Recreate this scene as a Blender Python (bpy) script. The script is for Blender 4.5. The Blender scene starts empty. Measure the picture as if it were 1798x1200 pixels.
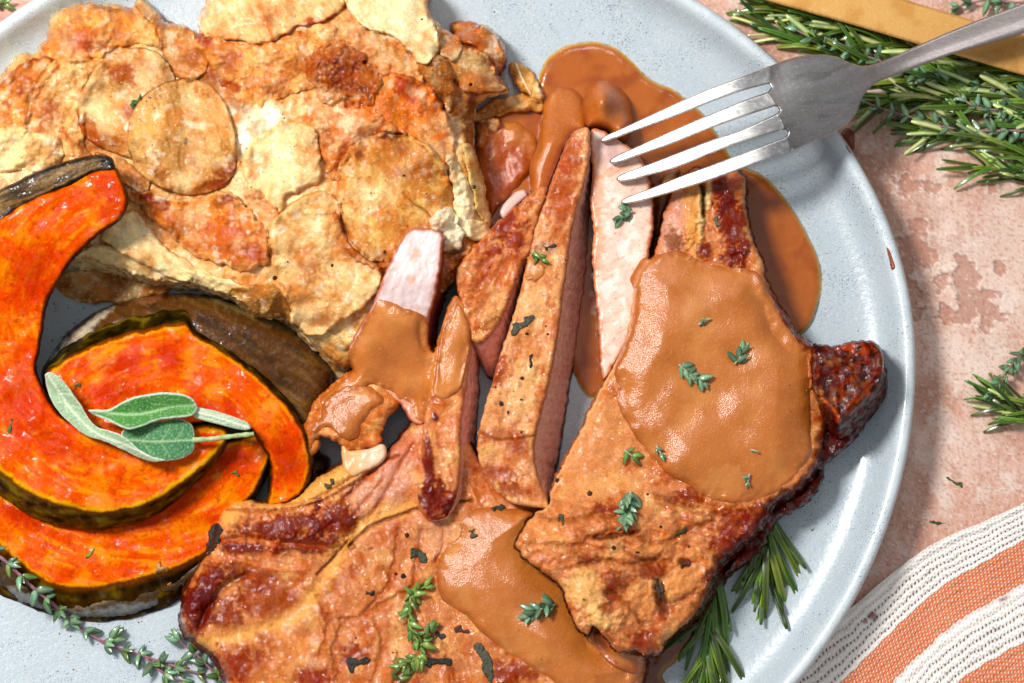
import bpy, math, random
import numpy as np
from mathutils import Vector, Matrix
from mathutils.geometry import delaunay_2d_cdt

# ------------------------------------------------------------------ camera, world, lamps
S = 0.0002                       # metres per unit of plan measure (0.2 mm)
TILT = math.radians(9)
DIST = 0.9
FPX = DIST / S
scene = bpy.context.scene
C = scene.collection
TZ = 60 * S
cam_dir = np.array([0, math.sin(TILT), -math.cos(TILT)])
CAM = np.array([0, 0, TZ]) - cam_dir * DIST
cd = bpy.data.cameras.new('camera')
cd.sensor_width = 36
cd.lens = FPX * 36 / 1798
cd.clip_start = .05
cd.clip_end = 50
cd.dof.use_dof = True
cd.dof.focus_distance = DIST - 0.008
cd.dof.aperture_fstop = 9.0
cam = bpy.data.objects.new('camera', cd)
C.objects.link(cam)
cam.location = CAM.tolist()
cam.rotation_euler = (TILT, 0, 0)
scene.camera = cam

world = bpy.data.worlds.new('World')
scene.world = world
world.use_nodes = True
bg = world.node_tree.nodes['Background']
bg.inputs[0].default_value = (0.93, 0.96, 1.0, 1)
bg.inputs[1].default_value = 0.38


def lamp(name, loc, size, power, col, target=(0, 0, 0.01)):
    ld = bpy.data.lights.new(name, 'AREA')
    ld.shape = 'DISK'
    ld.size = size
    ld.energy = power
    ld.color = col
    o = bpy.data.objects.new(name, ld)
    C.objects.link(o)
    o.location = loc
    o.rotation_euler = (Vector(target) - Vector(loc)).to_track_quat('-Z', 'Y').to_euler()
    return o


lamp('key_lamp', (-0.57, 0.33, 0.97), 0.26, 15.9, (1.0, 0.975, 0.94))
lamp('fill_lamp', (0.1, 0.95, 1.15), 0.45, 2.4, (0.97, 0.98, 1.0))  # unseen fill lamp, added for soft brightening and broad gloss
scene.view_settings.view_transform = 'Standard'
scene.view_settings.look = 'None'
scene.view_settings.exposure = 0
scene.view_settings.gamma = 1
scene.cycles.max_bounces = 8
scene.cycles.use_denoising = True

# ------------------------------------------------------------------ plan to world
_sy, _cy = math.sin(TILT), math.cos(TILT)


def W(px, py, z):
    px = np.asarray(px, float)
    py = np.asarray(py, float)
    z = np.asarray(z, float) * S
    dx = (px - 899) / FPX
    dy = -(py - 600) / FPX
    # camera axes: right x, up (0,cos,sin), back (0,-sin,cos)
    d = np.stack([dx, dy * _cy + _sy, dy * _sy - _cy], -1)
    t = (z - CAM[2]) / d[..., 2]
    return CAM + d * t[..., None]


# ------------------------------------------------------------------ noise
def _tab(seed):
    r = np.random.RandomState(seed % 100000)
    a = r.rand(512) * 2 * np.pi
    return r.permutation(512), np.cos(a), np.sin(a)


_tc = {}


def gn(x, y, seed=0):
    if seed not in _tc:
        _tc[seed] = _tab(seed)
    p, gx, gy = _tc[seed]
    xi = np.floor(x).astype(int)
    yi = np.floor(y).astype(int)
    xf = x - xi
    yf = y - yi
    u = xf * xf * xf * (xf * (xf * 6 - 15) + 10)
    v = yf * yf * yf * (yf * (yf * 6 - 15) + 10)

    def g(ix, iy, fx, fy):
        h = p[(p[ix & 511] + iy) & 511]
        return gx[h] * fx + gy[h] * fy
    a = g(xi, yi, xf, yf)
    b = g(xi + 1, yi, xf - 1, yf)
    c_ = g(xi, yi + 1, xf, yf - 1)
    d = g(xi + 1, yi + 1, xf - 1, yf - 1)
    return (a + (b - a) * u) * (1 - v) + (c_ + (d - c_) * u) * v


def fbm(x, y, o=4, seed=0, ridged=False):
    s = 0
    a = 1.
    t = 0
    for i in range(o):
        n = gn(x * 2 ** i + 17.3 * i, y * 2 ** i - 9.1 * i, seed + i)
        s = s + a * ((1 - np.abs(n) * 2.6) * .5 if ridged else n * 1.25)
        t += a
        a *= .5
    return s / t


def worley(x, y, seed=0):
    if seed not in _tc:
        _tc[seed] = _tab(seed)
    p, gx, gy = _tc[seed]
    xi = np.floor(x).astype(int)
    yi = np.floor(y).astype(int)
    best = np.full(x.shape, 9.)
    for i in (-1, 0, 1):
        for j in (-1, 0, 1):
            h = p[(p[(xi + i) & 511] + yi + j) & 511]
            cx = xi + i + .5 + gx[h] * .45
            cy = yi + j + .5 + gy[h] * .45
            best = np.minimum(best, (cx - x) ** 2 + (cy - y) ** 2)
    return np.sqrt(best)


def sm(a, b, x):
    t = np.clip((x - a) / (b - a + 1e-9), 0, 1)
    return t * t * (3 - 2 * t)


def c(h):
    v = [int(h[i:i + 2], 16) / 255 for i in (0, 2, 4)]
    return np.array([q / 12.92 if q <= .04045 else ((q + .055) / 1.055) ** 2.4 for q in v])


def spline(pts, step=3., closed=True):
    P = np.array(pts, float)
    n = len(P)
    out = []
    for i in range(n if closed else n - 1):
        if closed:
            a, b, d, e = P[i - 1], P[i], P[(i + 1) % n], P[(i + 2) % n]
        else:
            a, b, d, e = P[max(i - 1, 0)], P[i], P[i + 1], P[min(i + 2, n - 1)]
        # centripetal-like damping of overshoot
        m1 = (d - a) * .5
        m2 = (e - b) * .5
        L = np.linalg.norm((d - b)[:2])
        for m in (m1, m2):
            l = np.linalg.norm(m[:2])
            if l > L:
                m *= L / l
        k = max(1, int(round(L / step)))
        t = (np.arange(k) / k)[:, None]
        out.append((2 * t**3 - 3 * t**2 + 1) * b + (t**3 - 2 * t**2 + t) * m1 + (-2 * t**3 + 3 * t**2) * d + (t**3 - t**2) * m2)
    if not closed:
        out.append(P[-1:])
    return np.concatenate(out)


def seg_dist(X, Y, R, closed=True):
    """distance of points to a polyline and inside flag"""
    A = R
    B = np.roll(R, -1, 0)
    if not closed:
        A, B = R[:-1], R[1:]
    d2 = np.full(X.shape, 1e18)
    ins = np.zeros(X.shape, bool)
    for (ax, ay), (bx, by) in zip(A[:, :2], B[:, :2]):
        ex, ey = bx - ax, by - ay
        L = ex * ex + ey * ey + 1e-12
        t = np.clip(((X - ax) * ex + (Y - ay) * ey) / L, 0, 1)
        q = (X - ax - t * ex) ** 2 + (Y - ay - t * ey) ** 2
        np.minimum(d2, q, out=d2)
        if closed and (ay != by):
            cr = ((ay > Y) != (by > Y)) & (X < ex * (Y - ay) / (by - ay) + ax)
            ins ^= cr
    return np.sqrt(d2), ins


# ------------------------------------------------------------------ height map of what is already laid out
HC = 3.0
HX0, HY0, HW, HH = -160, -160, 720, 520
Hm = np.full((HH, HW), -42.)


def hsample(Hmap, X, Y):
    fx = np.clip((np.asarray(X, float) - HX0) / HC, 0, HW - 1.001)
    fy = np.clip((np.asarray(Y, float) - HY0) / HC, 0, HH - 1.001)
    i = fx.astype(int)
    j = fy.astype(int)
    u = fx - i
    v = fy - j
    return (Hmap[j, i] * (1 - u) + Hmap[j, i + 1] * u) * (1 - v) + (Hmap[j + 1, i] * (1 - u) + Hmap[j + 1, i + 1] * u) * v


def hblur(sig):
    r = max(1, int(3 * sig / HC))
    k = np.exp(-.5 * (np.arange(-r, r + 1) * HC / sig) ** 2)
    k /= k.sum()
    A = np.pad(Hm, r, mode='edge')
    B = sum(k[i] * A[:, i:i + HW] for i in range(2 * r + 1))
    return sum(k[i] * B[i:i + HH, :] for i in range(2 * r + 1))


def hput(X, Y, Z):
    i = np.round((X - HX0) / HC).astype(int)
    j = np.round((Y - HY0) / HC).astype(int)
    ok = (i > 0) & (j > 0) & (i < HW - 2) & (j < HH - 2)
    i, j, Z = i[ok], j[ok], Z[ok]
    for a, b in ((0, 0),):
        np.maximum.at(Hm, (j + b, i + a), Z)
    # fill holes of one cell
    m = np.full(Hm.shape, -1e3)
    np.maximum.at(m, (j, i), Z)
    hole = m < -900
    nb = np.stack([np.roll(m, s, a) for s, a in ((1, 0), (-1, 0), (1, 1), (-1, 1))])
    cnt = (nb > -900).sum(0)
    f = hole & (cnt >= 3)
    mean = np.where(nb > -900, nb, 0).sum(0) / np.maximum(cnt, 1)
    Hm[f] = np.maximum(Hm[f], mean[f])


def H(x, y):
    return float(hsample(Hm, np.array([x]), np.array([y]))[0])


# ------------------------------------------------------------------ materials
def nd(nt, t, **kw):
    n = nt.nodes.new(t)
    for k, v in kw.items():
        if k.startswith('i_'):
            n.inputs[k[2:].replace('_', ' ')].default_value = v
        else:
            setattr(n, k, v)
    return n


def food(name, bump=.5, bs=7, fine=.35, sss=.12, rad=(1, .45, .2), rs=.0012, coat=.25, var=.25, vs=3.0, rn=.22, spec=.5, aniso=None, metal=0., glint=None, wet=.5):
    m = bpy.data.materials.new(name)
    m.use_nodes = True
    nt = m.node_tree
    b = nt.nodes['Principled BSDF']
    L = nt.links.new
    at = nd(nt, 'ShaderNodeAttribute', attribute_name='Col')
    ro = nd(nt, 'ShaderNodeAttribute', attribute_name='Ro')
    tc = nd(nt, 'ShaderNodeTexCoord')
    mp = nd(nt, 'ShaderNodeMapping')
    if aniso:
        mp.inputs['Rotation'].default_value = (0, 0, math.radians(aniso[0]))
        mp.inputs['Scale'].default_value = (1 / aniso[1], 1, 1)
    L(tc.outputs['Object'], mp.inputs['Vector'])
    n1 = nd(nt, 'ShaderNodeTexNoise', i_Scale=1 / (vs * S), i_Detail=4., i_Roughness=.65)
    L(mp.outputs[0], n1.inputs['Vector'])
    mr = nd(nt, 'ShaderNodeMapRange')
    mr.inputs['From Min'].default_value = .3
    mr.inputs['From Max'].default_value = .7
    mr.inputs['To Min'].default_value = 1 - var
    mr.inputs['To Max'].default_value = 1 + var
    L(n1.outputs['Fac'], mr.inputs['Value'])
    vm = nd(nt, 'ShaderNodeVectorMath', operation='SCALE')
    L(at.outputs['Color'], vm.inputs[0])
    L(mr.outputs[0], vm.inputs['Scale'])
    L(vm.outputs[0], b.inputs['Base Color'])
    n2 = nd(nt, 'ShaderNodeTexNoise', i_Scale=1 / (bs * S), i_Detail=5., i_Roughness=.6)
    L(mp.outputs[0], n2.inputs['Vector'])
    n3 = nd(nt, 'ShaderNodeTexNoise', i_Scale=1 / (2.4 * S), i_Detail=2.)
    L(mp.outputs[0], n3.inputs['Vector'])
    ad = nd(nt, 'ShaderNodeMath', operation='MULTIPLY_ADD')
    L(n3.outputs['Fac'], ad.inputs[0])
    ad.inputs[1].default_value = fine
    L(n2.outputs['Fac'], ad.inputs[2])
    bp = nd(nt, 'ShaderNodeBump', i_Strength=bump, i_Distance=bs * S * .8)
    L(ad.outputs[0], bp.inputs['Height'])
    L(bp.outputs[0], b.inputs['Normal'])
    rr = nd(nt, 'ShaderNodeMath', operation='MULTIPLY_ADD')
    L(n2.outputs['Fac'], rr.inputs[0])
    rr.inputs[1].default_value = rn
    L(ro.outputs['Fac'], rr.inputs[2])
    rc = nd(nt, 'ShaderNodeMath', operation='SUBTRACT', use_clamp=True)
    L(rr.outputs[0], rc.inputs[0])
    rc.inputs[1].default_value = rn * .5
    L(rc.outputs[0], b.inputs['Roughness'])
    b.inputs['Subsurface Weight'].default_value = sss
    b.inputs['Subsurface Radius'].default_value = rad
    b.inputs['Subsurface Scale'].default_value = rs
    b.inputs['Coat Weight'].default_value = coat
    b.inputs['Coat Roughness'].default_value = .13 if name == 'gravy' else .075
    b.inputs['Specular IOR Level'].default_value = spec
    b.inputs['Metallic'].default_value = metal
    if glint:
        n4 = nd(nt, 'ShaderNodeTexNoise', i_Scale=1 / (glint[0] * S), i_Detail=3., i_Roughness=.6)
        L(mp.outputs[0], n4.inputs['Vector'])
        b4 = nd(nt, 'ShaderNodeBump', i_Strength=glint[1], i_Distance=glint[0] * S)
        L(n4.outputs['Fac'], b4.inputs['Height'])
        L(b4.outputs[0], b.inputs['Coat Normal'])
        # wet only in patches
        n5 = nd(nt, 'ShaderNodeTexNoise', i_Scale=1 / (17 * S), i_Detail=4., i_Roughness=.6)
        L(tc.outputs['Object'], n5.inputs['Vector'])
        wt = nd(nt, 'ShaderNodeMapRange')
        wt.inputs['From Min'].default_value = wet
        wt.inputs['From Max'].default_value = wet + .12
        wt.inputs['To Min'].default_value = .04
        wt.inputs['To Max'].default_value = coat
        L(n5.outputs['Fac'], wt.inputs['Value'])
        L(wt.outputs[0], b.inputs['Coat Weight'])
    else:
        L(bp.outputs[0], b.inputs['Coat Normal'])
    return m


M = {
    'cheese': food('baked_cheese', bump=.4, bs=6, fine=.3, sss=.1, coat=1., glint=(9, .5), wet=.42, spec=.06, var=.24, rn=.3),
    'potato': food('potato', bump=.35, bs=5, fine=.4, sss=.1, coat=.9, glint=(8, .45), wet=.43, spec=.06, var=.24, rn=.25),
    'squash': food('squash_flesh', bump=.22, bs=8, fine=.15, sss=0, rad=(1, .3, .05), spec=.02, coat=.9, glint=(12, .3), wet=.57, var=.2, rn=.25),
    'skin': food('squash_skin', bump=.3, bs=8, fine=.25, sss=0, coat=.8, glint=(16, .3), wet=.5, spec=.12, var=.3, vs=5, rn=.3),
    'sear': food('seared_meat', bump=.3, bs=6, fine=.3, sss=.04, spec=.06, coat=1., glint=(10, .45), wet=.44, var=.28, rn=.3),
    'cut': food('cut_meat', bump=.12, bs=4, fine=.5, sss=.2, rad=(1, .4, .3), coat=.15, var=.1, rn=.2),
    'gravy': food('gravy', bump=.26, bs=4, fine=.9, sss=.06, coat=.55, spec=.4, var=.09, vs=1.8, rn=.2),
    'pool': food('gravy_pool', bump=.06, bs=14, fine=.1, sss=.15, coat=.6, var=.06, vs=2.2, rn=.1),
    'sage': food('sage_leaf', bump=.9, bs=3.2, fine=.3, sss=.05, coat=0, var=.16, vs=2.5),
    'steel': food('steel', bump=.05, bs=3, fine=.3, sss=0, coat=0, var=.14, vs=2., rn=.2, metal=1., aniso=(-19, 5)),
    'gold': food('gold_metal', bump=.08, bs=4, fine=.3, sss=0, coat=0, var=.14, vs=3., rn=.2, metal=.55),
    'char': food('charred_herb', bump=.9, bs=4, fine=.4, sss=0, coat=.1, var=.35, vs=3),
    'table': food('plaster_table', bump=.25, bs=5, fine=.5, sss=0, coat=0, var=.12, vs=3, rn=.2, spec=.35),
}


BLUE = {'squash_flesh': .2, 'seared_meat': .97, 'gravy': .8, 'gravy_pool': .7, 'baked_cheese': 1.0, 'potato': .96}
POW = {'baked_cheese': 1.46, 'potato': 1.48, 'squash_flesh': 1.25, 'seared_meat': 1.62, 'gravy': 1.2, 'gravy_pool': 1.15, 'plaster_table': 1.15, 'cut_meat': 1.08}


# ------------------------------------------------------------------ things
def tag(o, label=None, cat=None, group=None, kind=None):
    if label:
        o['label'] = label
    if cat:
        o['category'] = cat
    if group:
        o['group'] = group
    if kind:
        o['kind'] = kind
    return o


def thing(name, label, cat, px, py, z=0, group=None):
    o = bpy.data.objects.new(name, None)
    o.empty_display_size = .01
    C.objects.link(o)
    o.location = W(px, py, z).tolist()
    return tag(o, label, cat, group)


def link_mesh(name, V, F, mat, parent=None, origin=None, Col=None, Ro=None, smooth=True, loops=None):
    V = np.asarray(V, float)
    if parent is not None:
        org = np.array(parent.get('_w', (0, 0, 0)) if False else world_loc(parent))
    elif origin is not None:
        org = np.asarray(origin, float)
    else:
        org = np.array([V[:, 0].mean(), V[:, 1].mean(), V[:, 2].min()])
    me = bpy.data.meshes.new(name)
    me.from_pydata((V - org).tolist(), [], F)
    if Col is not None:
        a = me.color_attributes.new('Col', 'FLOAT_COLOR', 'POINT')
        buf = np.ones((len(V), 4), np.float32)
        buf[:, :3] = np.clip(Col, 0, 1)
        a.data.foreach_set('color', buf.ravel())
    if Ro is not None:
        a = me.attributes.new('Ro', 'FLOAT', 'POINT')
        a.data.foreach_set('value', np.broadcast_to(np.asarray(Ro, np.float32), (len(V),)).copy())
    if smooth:
        me.polygons.foreach_set('use_smooth', np.ones(len(me.polygons), bool))
    me.materials.append(mat)
    o = bpy.data.objects.new(name, me)
    C.objects.link(o)
    if parent is not None:
        o.parent = parent
    else:
        o.location = org.tolist()
    return o


def world_loc(o):
    v = np.array(o.location)
    while o.parent is not None:
        o = o.parent
        v = v + np.array(o.location)
    return v


class Paint:
    """points of one surface with their colour, roughness and relief"""

    def __init__(s, X, Y, D, T, ring, base, ro):
        s.X, s.Y, s.D, s.T, s.s = X, Y, D, T, ring
        s.C = np.tile(c(base) if isinstance(base, str) else base, (len(X), 1))
        s.R = np.full(len(X), ro)
        s.dz = np.zeros(len(X))
        s.wall = T > 0
        s.uv = None

    def co(s, scale, uv=None, rot=None):
        U, V = uv if uv is not None else (s.uv if s.uv is not None else (s.X, s.Y))
        if rot:
            a = math.radians(rot[0])
            U, V = (U * math.cos(a) + V * math.sin(a)) / rot[1], -U * math.sin(a) + V * math.cos(a)
        return U / scale, V / scale

    def mix(s, col, m, ro=None):
        m = np.clip(m, 0, 1)
        s.C = s.C + (c(col) - s.C) * m[:, None]
        if ro is not None:
            s.R = s.R + (ro - s.R) * m
        return s

    def mot(s, col, scale, lo=0., hi=.25, amt=1., seed=0, rot=None, uv=None, ro=None, dz=0, o=4):
        x, y = s.co(scale, uv, rot)
        m = sm(lo, hi, fbm(x, y, o, seed)) * amt
        s.dz += dz * m
        return s.mix(col, m, ro)

    def blobs(s, col, L, amt=1., soft=.4, warp=.95, ws=20, seed=0, dz=0, ro=None, grain=.5):
        n = fbm(s.X / ws, s.Y / ws, 4, seed + 3)
        g = fbm(s.X / 7, s.Y / 7, 2, seed + 9) if grain else 0
        for b in L:
            x, y, rx, ry = b[:4]
            a = math.radians(b[4] if len(b) > 4 else 0)
            k = b[5] if len(b) > 5 else 1
            dx, dy = s.X - x, s.Y - y
            u = (dx * math.cos(a) + dy * math.sin(a)) / rx
            v = (-dx * math.sin(a) + dy * math.cos(a)) / ry
            m = sm(1 + soft, 1 - soft, np.sqrt(u * u + v * v) + warp * n + grain * g) * k
            s.dz += dz * m
            s.mix(col, m * amt, ro)
        return s

    def line(s, pts, w, col=None, amt=1., dz=0, seed=0, warp=3, ro=None, step=6):
        R = spline(pts, step, False)
        x0, y0 = R.min(0)[:2] - 4 * w - 12
        x1, y1 = R.max(0)[:2] + 4 * w + 12
        k = (s.X > x0) & (s.X < x1) & (s.Y > y0) & (s.Y < y1)
        if not k.any():
            return s
        X, Y = s.X[k], s.Y[k]
        d, _ = seg_dist(X + warp * fbm(X / 16, Y / 16, 3, seed), Y + warp * fbm(X / 16 + 9, Y / 16, 3, seed), R, False)
        m = np.zeros(len(s.X))
        m[k] = np.exp(-(d / w) ** 2)
        s.dz += dz * m
        if col:
            s.mix(col, m * amt, ro)
        return s

    def edge(s, col, w, amt=1., warp=.5, seed=0, ro=None, side=None):
        m = sm(w, w * .35, s.D + warp * w * fbm(s.X / 18, s.Y / 18, 3, seed)) * amt
        if side is not None:
            m = m * side(s.X, s.Y)
        return s.mix(col, m, ro)

    def bump(s, scale, amp, o=4, seed=0, ridged=False, rot=None, uv=None, mask=None):
        x, y = s.co(scale, uv, rot)
        d = amp * fbm(x, y, o, seed, ridged)
        s.dz += d if mask is None else d * mask
        return s

    def cells(s, scale, amp, seed=0, mask=None):
        wx = s.X + 4 * fbm(s.X / 15, s.Y / 15, 2, seed)
        wy = s.Y + 4 * fbm(s.X / 15, s.Y / 15, 2, seed + 5)
        w = worley(wx / scale, wy / scale, seed)
        d = amp * (.55 - np.minimum(w, 1)) * 1.2
        s.dz += d if mask is None else d * mask
        return s


def piece(name, top, z, paint, mat, parent=None, zb=0, er=14, ez=10, ex=0, off=(0, 0), g=2.4, wig=2., ws=20, seed=1,
          bulge=0, base_col='d0a060', ro=.4, drape=None, wall=True, wn=1.5, ep=2.0, corner=False, keep_above=1.0, melt=0):
    """one solid body: a dense upper sheet inside an outline, side walls down to its base outline, a flat underside"""
    pts = np.array([list(p) + [0] * (4 - len(p)) for p in top], float)
    pts[:, 2] += off[0]
    pts[:, 3] += off[1]
    if corner:
        q = []
        for i in range(len(pts)):
            a, b = pts[i], pts[(i + 1) % len(pts)]
            k = max(1, int(np.hypot(*(b - a)[:2]) / g))
            q += [a + (b - a) * t / k for t in range(k)]
        R = np.array(q)
    else:
        R = spline(pts, g)
    if wig:
        tx = np.roll(R, -1, 0)[:, :2] - np.roll(R, 1, 0)[:, :2]
        tx /= np.linalg.norm(tx, axis=1)[:, None] + 1e-9
        n = fbm(R[:, 0] / ws, R[:, 1] / ws, 3, seed)
        R[:, 0] += tx[:, 1] * n * wig * 1.6
        R[:, 1] -= tx[:, 0] * n * wig * 1.6
    nrng = len(R)
    ar = .5 * np.sum(R[:, 0] * np.roll(R[:, 1], -1) - np.roll(R[:, 0], -1) * R[:, 1])
    if ar > 0:        # plan y points down: make the outline turn one way
        R = R[::-1].copy()
    T0 = np.roll(R, -1, 0)[:, :2] - np.roll(R, 1, 0)[:, :2]
    T0 /= np.linalg.norm(T0, axis=1)[:, None] + 1e-9
    N = np.stack([-T0[:, 1], T0[:, 0]], 1)
    x0, y0 = R[:, :2].min(0)
    x1, y1 = R[:, :2].max(0)
    gx, gy = np.meshgrid(np.arange(x0, x1, g), np.arange(y0, y1, g * .87))
    gx[1::2] += g * .5
    rs = np.random.RandomState(seed)
    gx = gx.ravel() + (rs.rand(gx.size) - .5) * g * .35
    gy = gy.ravel() + (rs.rand(gy.size) - .5) * g * .35
    d, ins = seg_dist(gx, gy, R)
    # the frame shows nothing beyond these limits; keep a margin only
    k = ins & (d > g * .55)
    gx, gy, d = gx[k], gy[k], d[k]
    Vs = [Vector(p) for p in R[:, :2].tolist()] + [Vector((a, b)) for a, b in zip(gx.tolist(), gy.tolist())]
    r = delaunay_2d_cdt(Vs, [(i, (i + 1) % nrng) for i in range(nrng)], [], 1, 1e-7, True)
    vo, fo, orig = r[0], r[2], r[3]
    X = np.array([v[0] for v in vo])
    Y = np.array([v[1] for v in vo])
    D = np.zeros(len(X))
    rid = np.full(nrng, -1)
    for i, src in enumerate(orig):
        for q in src:
            if q < nrng:
                rid[q] = i
            else:
                D[i] = d[q - nrng]
    for q in range(nrng):
        if rid[q] < 0:
            rid[q] = rid[q - 1]
    fa = np.array(fo)
    cin = seg_dist(X[fa].mean(1), Y[fa].mean(1), R)[1]
    fa = fa[cin]
    cr = (X[fa[:, 1]] - X[fa[:, 0]]) * (Y[fa[:, 2]] - Y[fa[:, 0]]) - (Y[fa[:, 1]] - Y[fa[:, 0]]) * (X[fa[:, 2]] - X[fa[:, 0]])
    fa[cr > 0] = fa[cr > 0][:, ::-1]
    F = [tuple(f) for f in fa.tolist()]
    # heights
    Hs = None
    if drape is not None:
        Hs = hblur(drape[0])
        loc = hsample(Hm, X, Y)
        smo = hsample(Hs, X, Y)
        b = sm(0, drape[2] if len(drape) > 2 else 20, D)
        Z = loc * (1 - b) + smo * b + drape[1]
        if z is not None:
            Z = Z + (z(X, Y) if callable(z) else z)
    else:
        Z = z(X, Y) if callable(z) else np.full(len(X), float(z))
    prof = 1 - (1 - np.clip(1 - D / er, 0, 1) ** ep) ** (1 / ep)
    mel = sm(-.28, .12, fbm(X / 55, Y / 55, 2, seed + 90)) if melt else 1.0
    Z = Z - ez * prof * (.35 + .65 * mel if melt else 1.0)
    if melt:
        Z = Z - melt * (1 - mel) * sm(34, 0, D)
    if drape is not None and keep_above is not None:
        Z = np.where(D > 6, np.maximum(Z, loc + keep_above), Z)
    nt = len(X)
    PX, PY, PT, PD, PZ, PS = [X], [Y], [np.zeros(nt)], [D], [Z], [np.zeros(nt)]
    zr = Z[rid]
    bx = R[:, 0] + R[:, 2] + N[:, 0] * ex
    by = R[:, 1] + R[:, 3] + N[:, 1] * ex
    zbr = zb(bx, by) if callable(zb) else np.full(nrng, float(zb))
    if drape is not None:
        zbr = hsample(Hm, bx, by) - 4
        zbr = np.minimum(zbr, zr - 2)
    hmax = float(np.max(zr - zbr))
    K = max(2, int(hmax / (g * 1.6))) if wall else 1
    K = min(K, 30)
    arc = np.cumsum(np.hypot(*(R - np.roll(R, 1, 0))[:, :2].T))
    for k in range(1, K + 1):
        t = k / K
        bl = bulge * math.sin(math.pi * t)
        nn = wn * fbm(arc / 14, np.full(nrng, t * hmax / 14), 3, seed + 40) * 2 * min(1, 3 * t) * (1 if k < K else .3)
        PX.append(R[:, 0] + (bx - R[:, 0]) * t + N[:, 0] * (bl + nn))
        PY.append(R[:, 1] + (by - R[:, 1]) * t + N[:, 1] * (bl + nn))
        PZ.append(zr + (zbr - zr) * t)
        PT.append(np.full(nrng, t))
        PD.append(np.zeros(nrng))
        PS.append(arc)
    X, Y, T, D, Z, Sx = [np.concatenate(a) for a in (PX, PY, PT, PD, PZ, PS)]
    P = Paint(X, Y, D, T, Sx, base_col, ro)
    P.Z = Z
    P.h = hmax
    if paint:
        paint(P)
    Z = Z + P.dz * (1 - np.clip(T * 3, 0, 1))
    if drape is not None and keep_above is not None:
        Zt = Z[:nt]
        Z[:nt] = np.where(D[:nt] > 5, np.maximum(Zt, loc + keep_above), Zt)
    for k in range(K):
        a = rid if k == 0 else nt + (k - 1) * nrng + np.arange(nrng)
        b = nt + k * nrng + np.arange(nrng)
        a2, b2 = np.roll(a, -1), np.roll(b, -1)
        F += list(zip(a.tolist(), b.tolist(), b2.tolist(), a2.tolist()))
    last = nt + (K - 1) * nrng
    r2 = delaunay_2d_cdt([Vector(q) for q in R[:, :2].tolist()], [(i, (i + 1) % nrng) for i in range(nrng)], [], 1, 1e-7, True)
    rv = [min(q) if q else 0 for q in r2[3]]
    if len(rv) <= nrng and drape is None:      # a draped body is seated in what it lies on: its underside is that surface
        x_, y_ = R[:, 0], R[:, 1]
        tri = np.array([[rv[i] for i in f] for f in r2[2]])
        tri = tri[seg_dist(x_[tri].mean(1), y_[tri].mean(1), R)[1]].tolist()
        for f in tri:
            a, b, d_ = f
            if (x_[b] - x_[a]) * (y_[d_] - y_[a]) - (y_[b] - y_[a]) * (x_[d_] - x_[a]) < 0:
                b, d_ = d_, b
            F.append((last + a, last + b, last + d_))
    F = [f for f in F if len(set(f)) == len(f)]
    pw = POW.get(mat.name, 1.0)
    if pw != 1:
        P.C = np.clip(P.C, 0, 1) ** pw
        lum = P.C @ np.array([.3, .6, .1])
        P.C[:, 2] *= BLUE.get(mat.name, 1) * (.3 + .7 * sm(.05, .3, lum))
        if mat.name == 'squash_flesh':
            P.C[:, 0] *= .9
        P.C[:, 1] *= .85 + .15 * sm(.04, .2, lum)
    V = W(X, Y, Z)
    hput(X[:nt], Y[:nt], Z[:nt])
    return link_mesh(name, V, F, mat, parent, None, P.C, P.R)

# ------------------------------------------------------------------ table
ZT = -42


def axis(lo, hi, step, far0, far1, mid0, mid1, n=10):
    a = np.concatenate([np.arange(mid0, lo, 15.), np.arange(lo, hi, step), np.arange(hi, mid1, 15.)])
    lo = mid0
    step = 15.
    l = lo - np.geomspace(step * 2, lo - far0, n)[::-1]
    r = a[-1] + np.geomspace(step * 2, far1 - a[-1], n)
    return np.concatenate([l, a, r])


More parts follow.
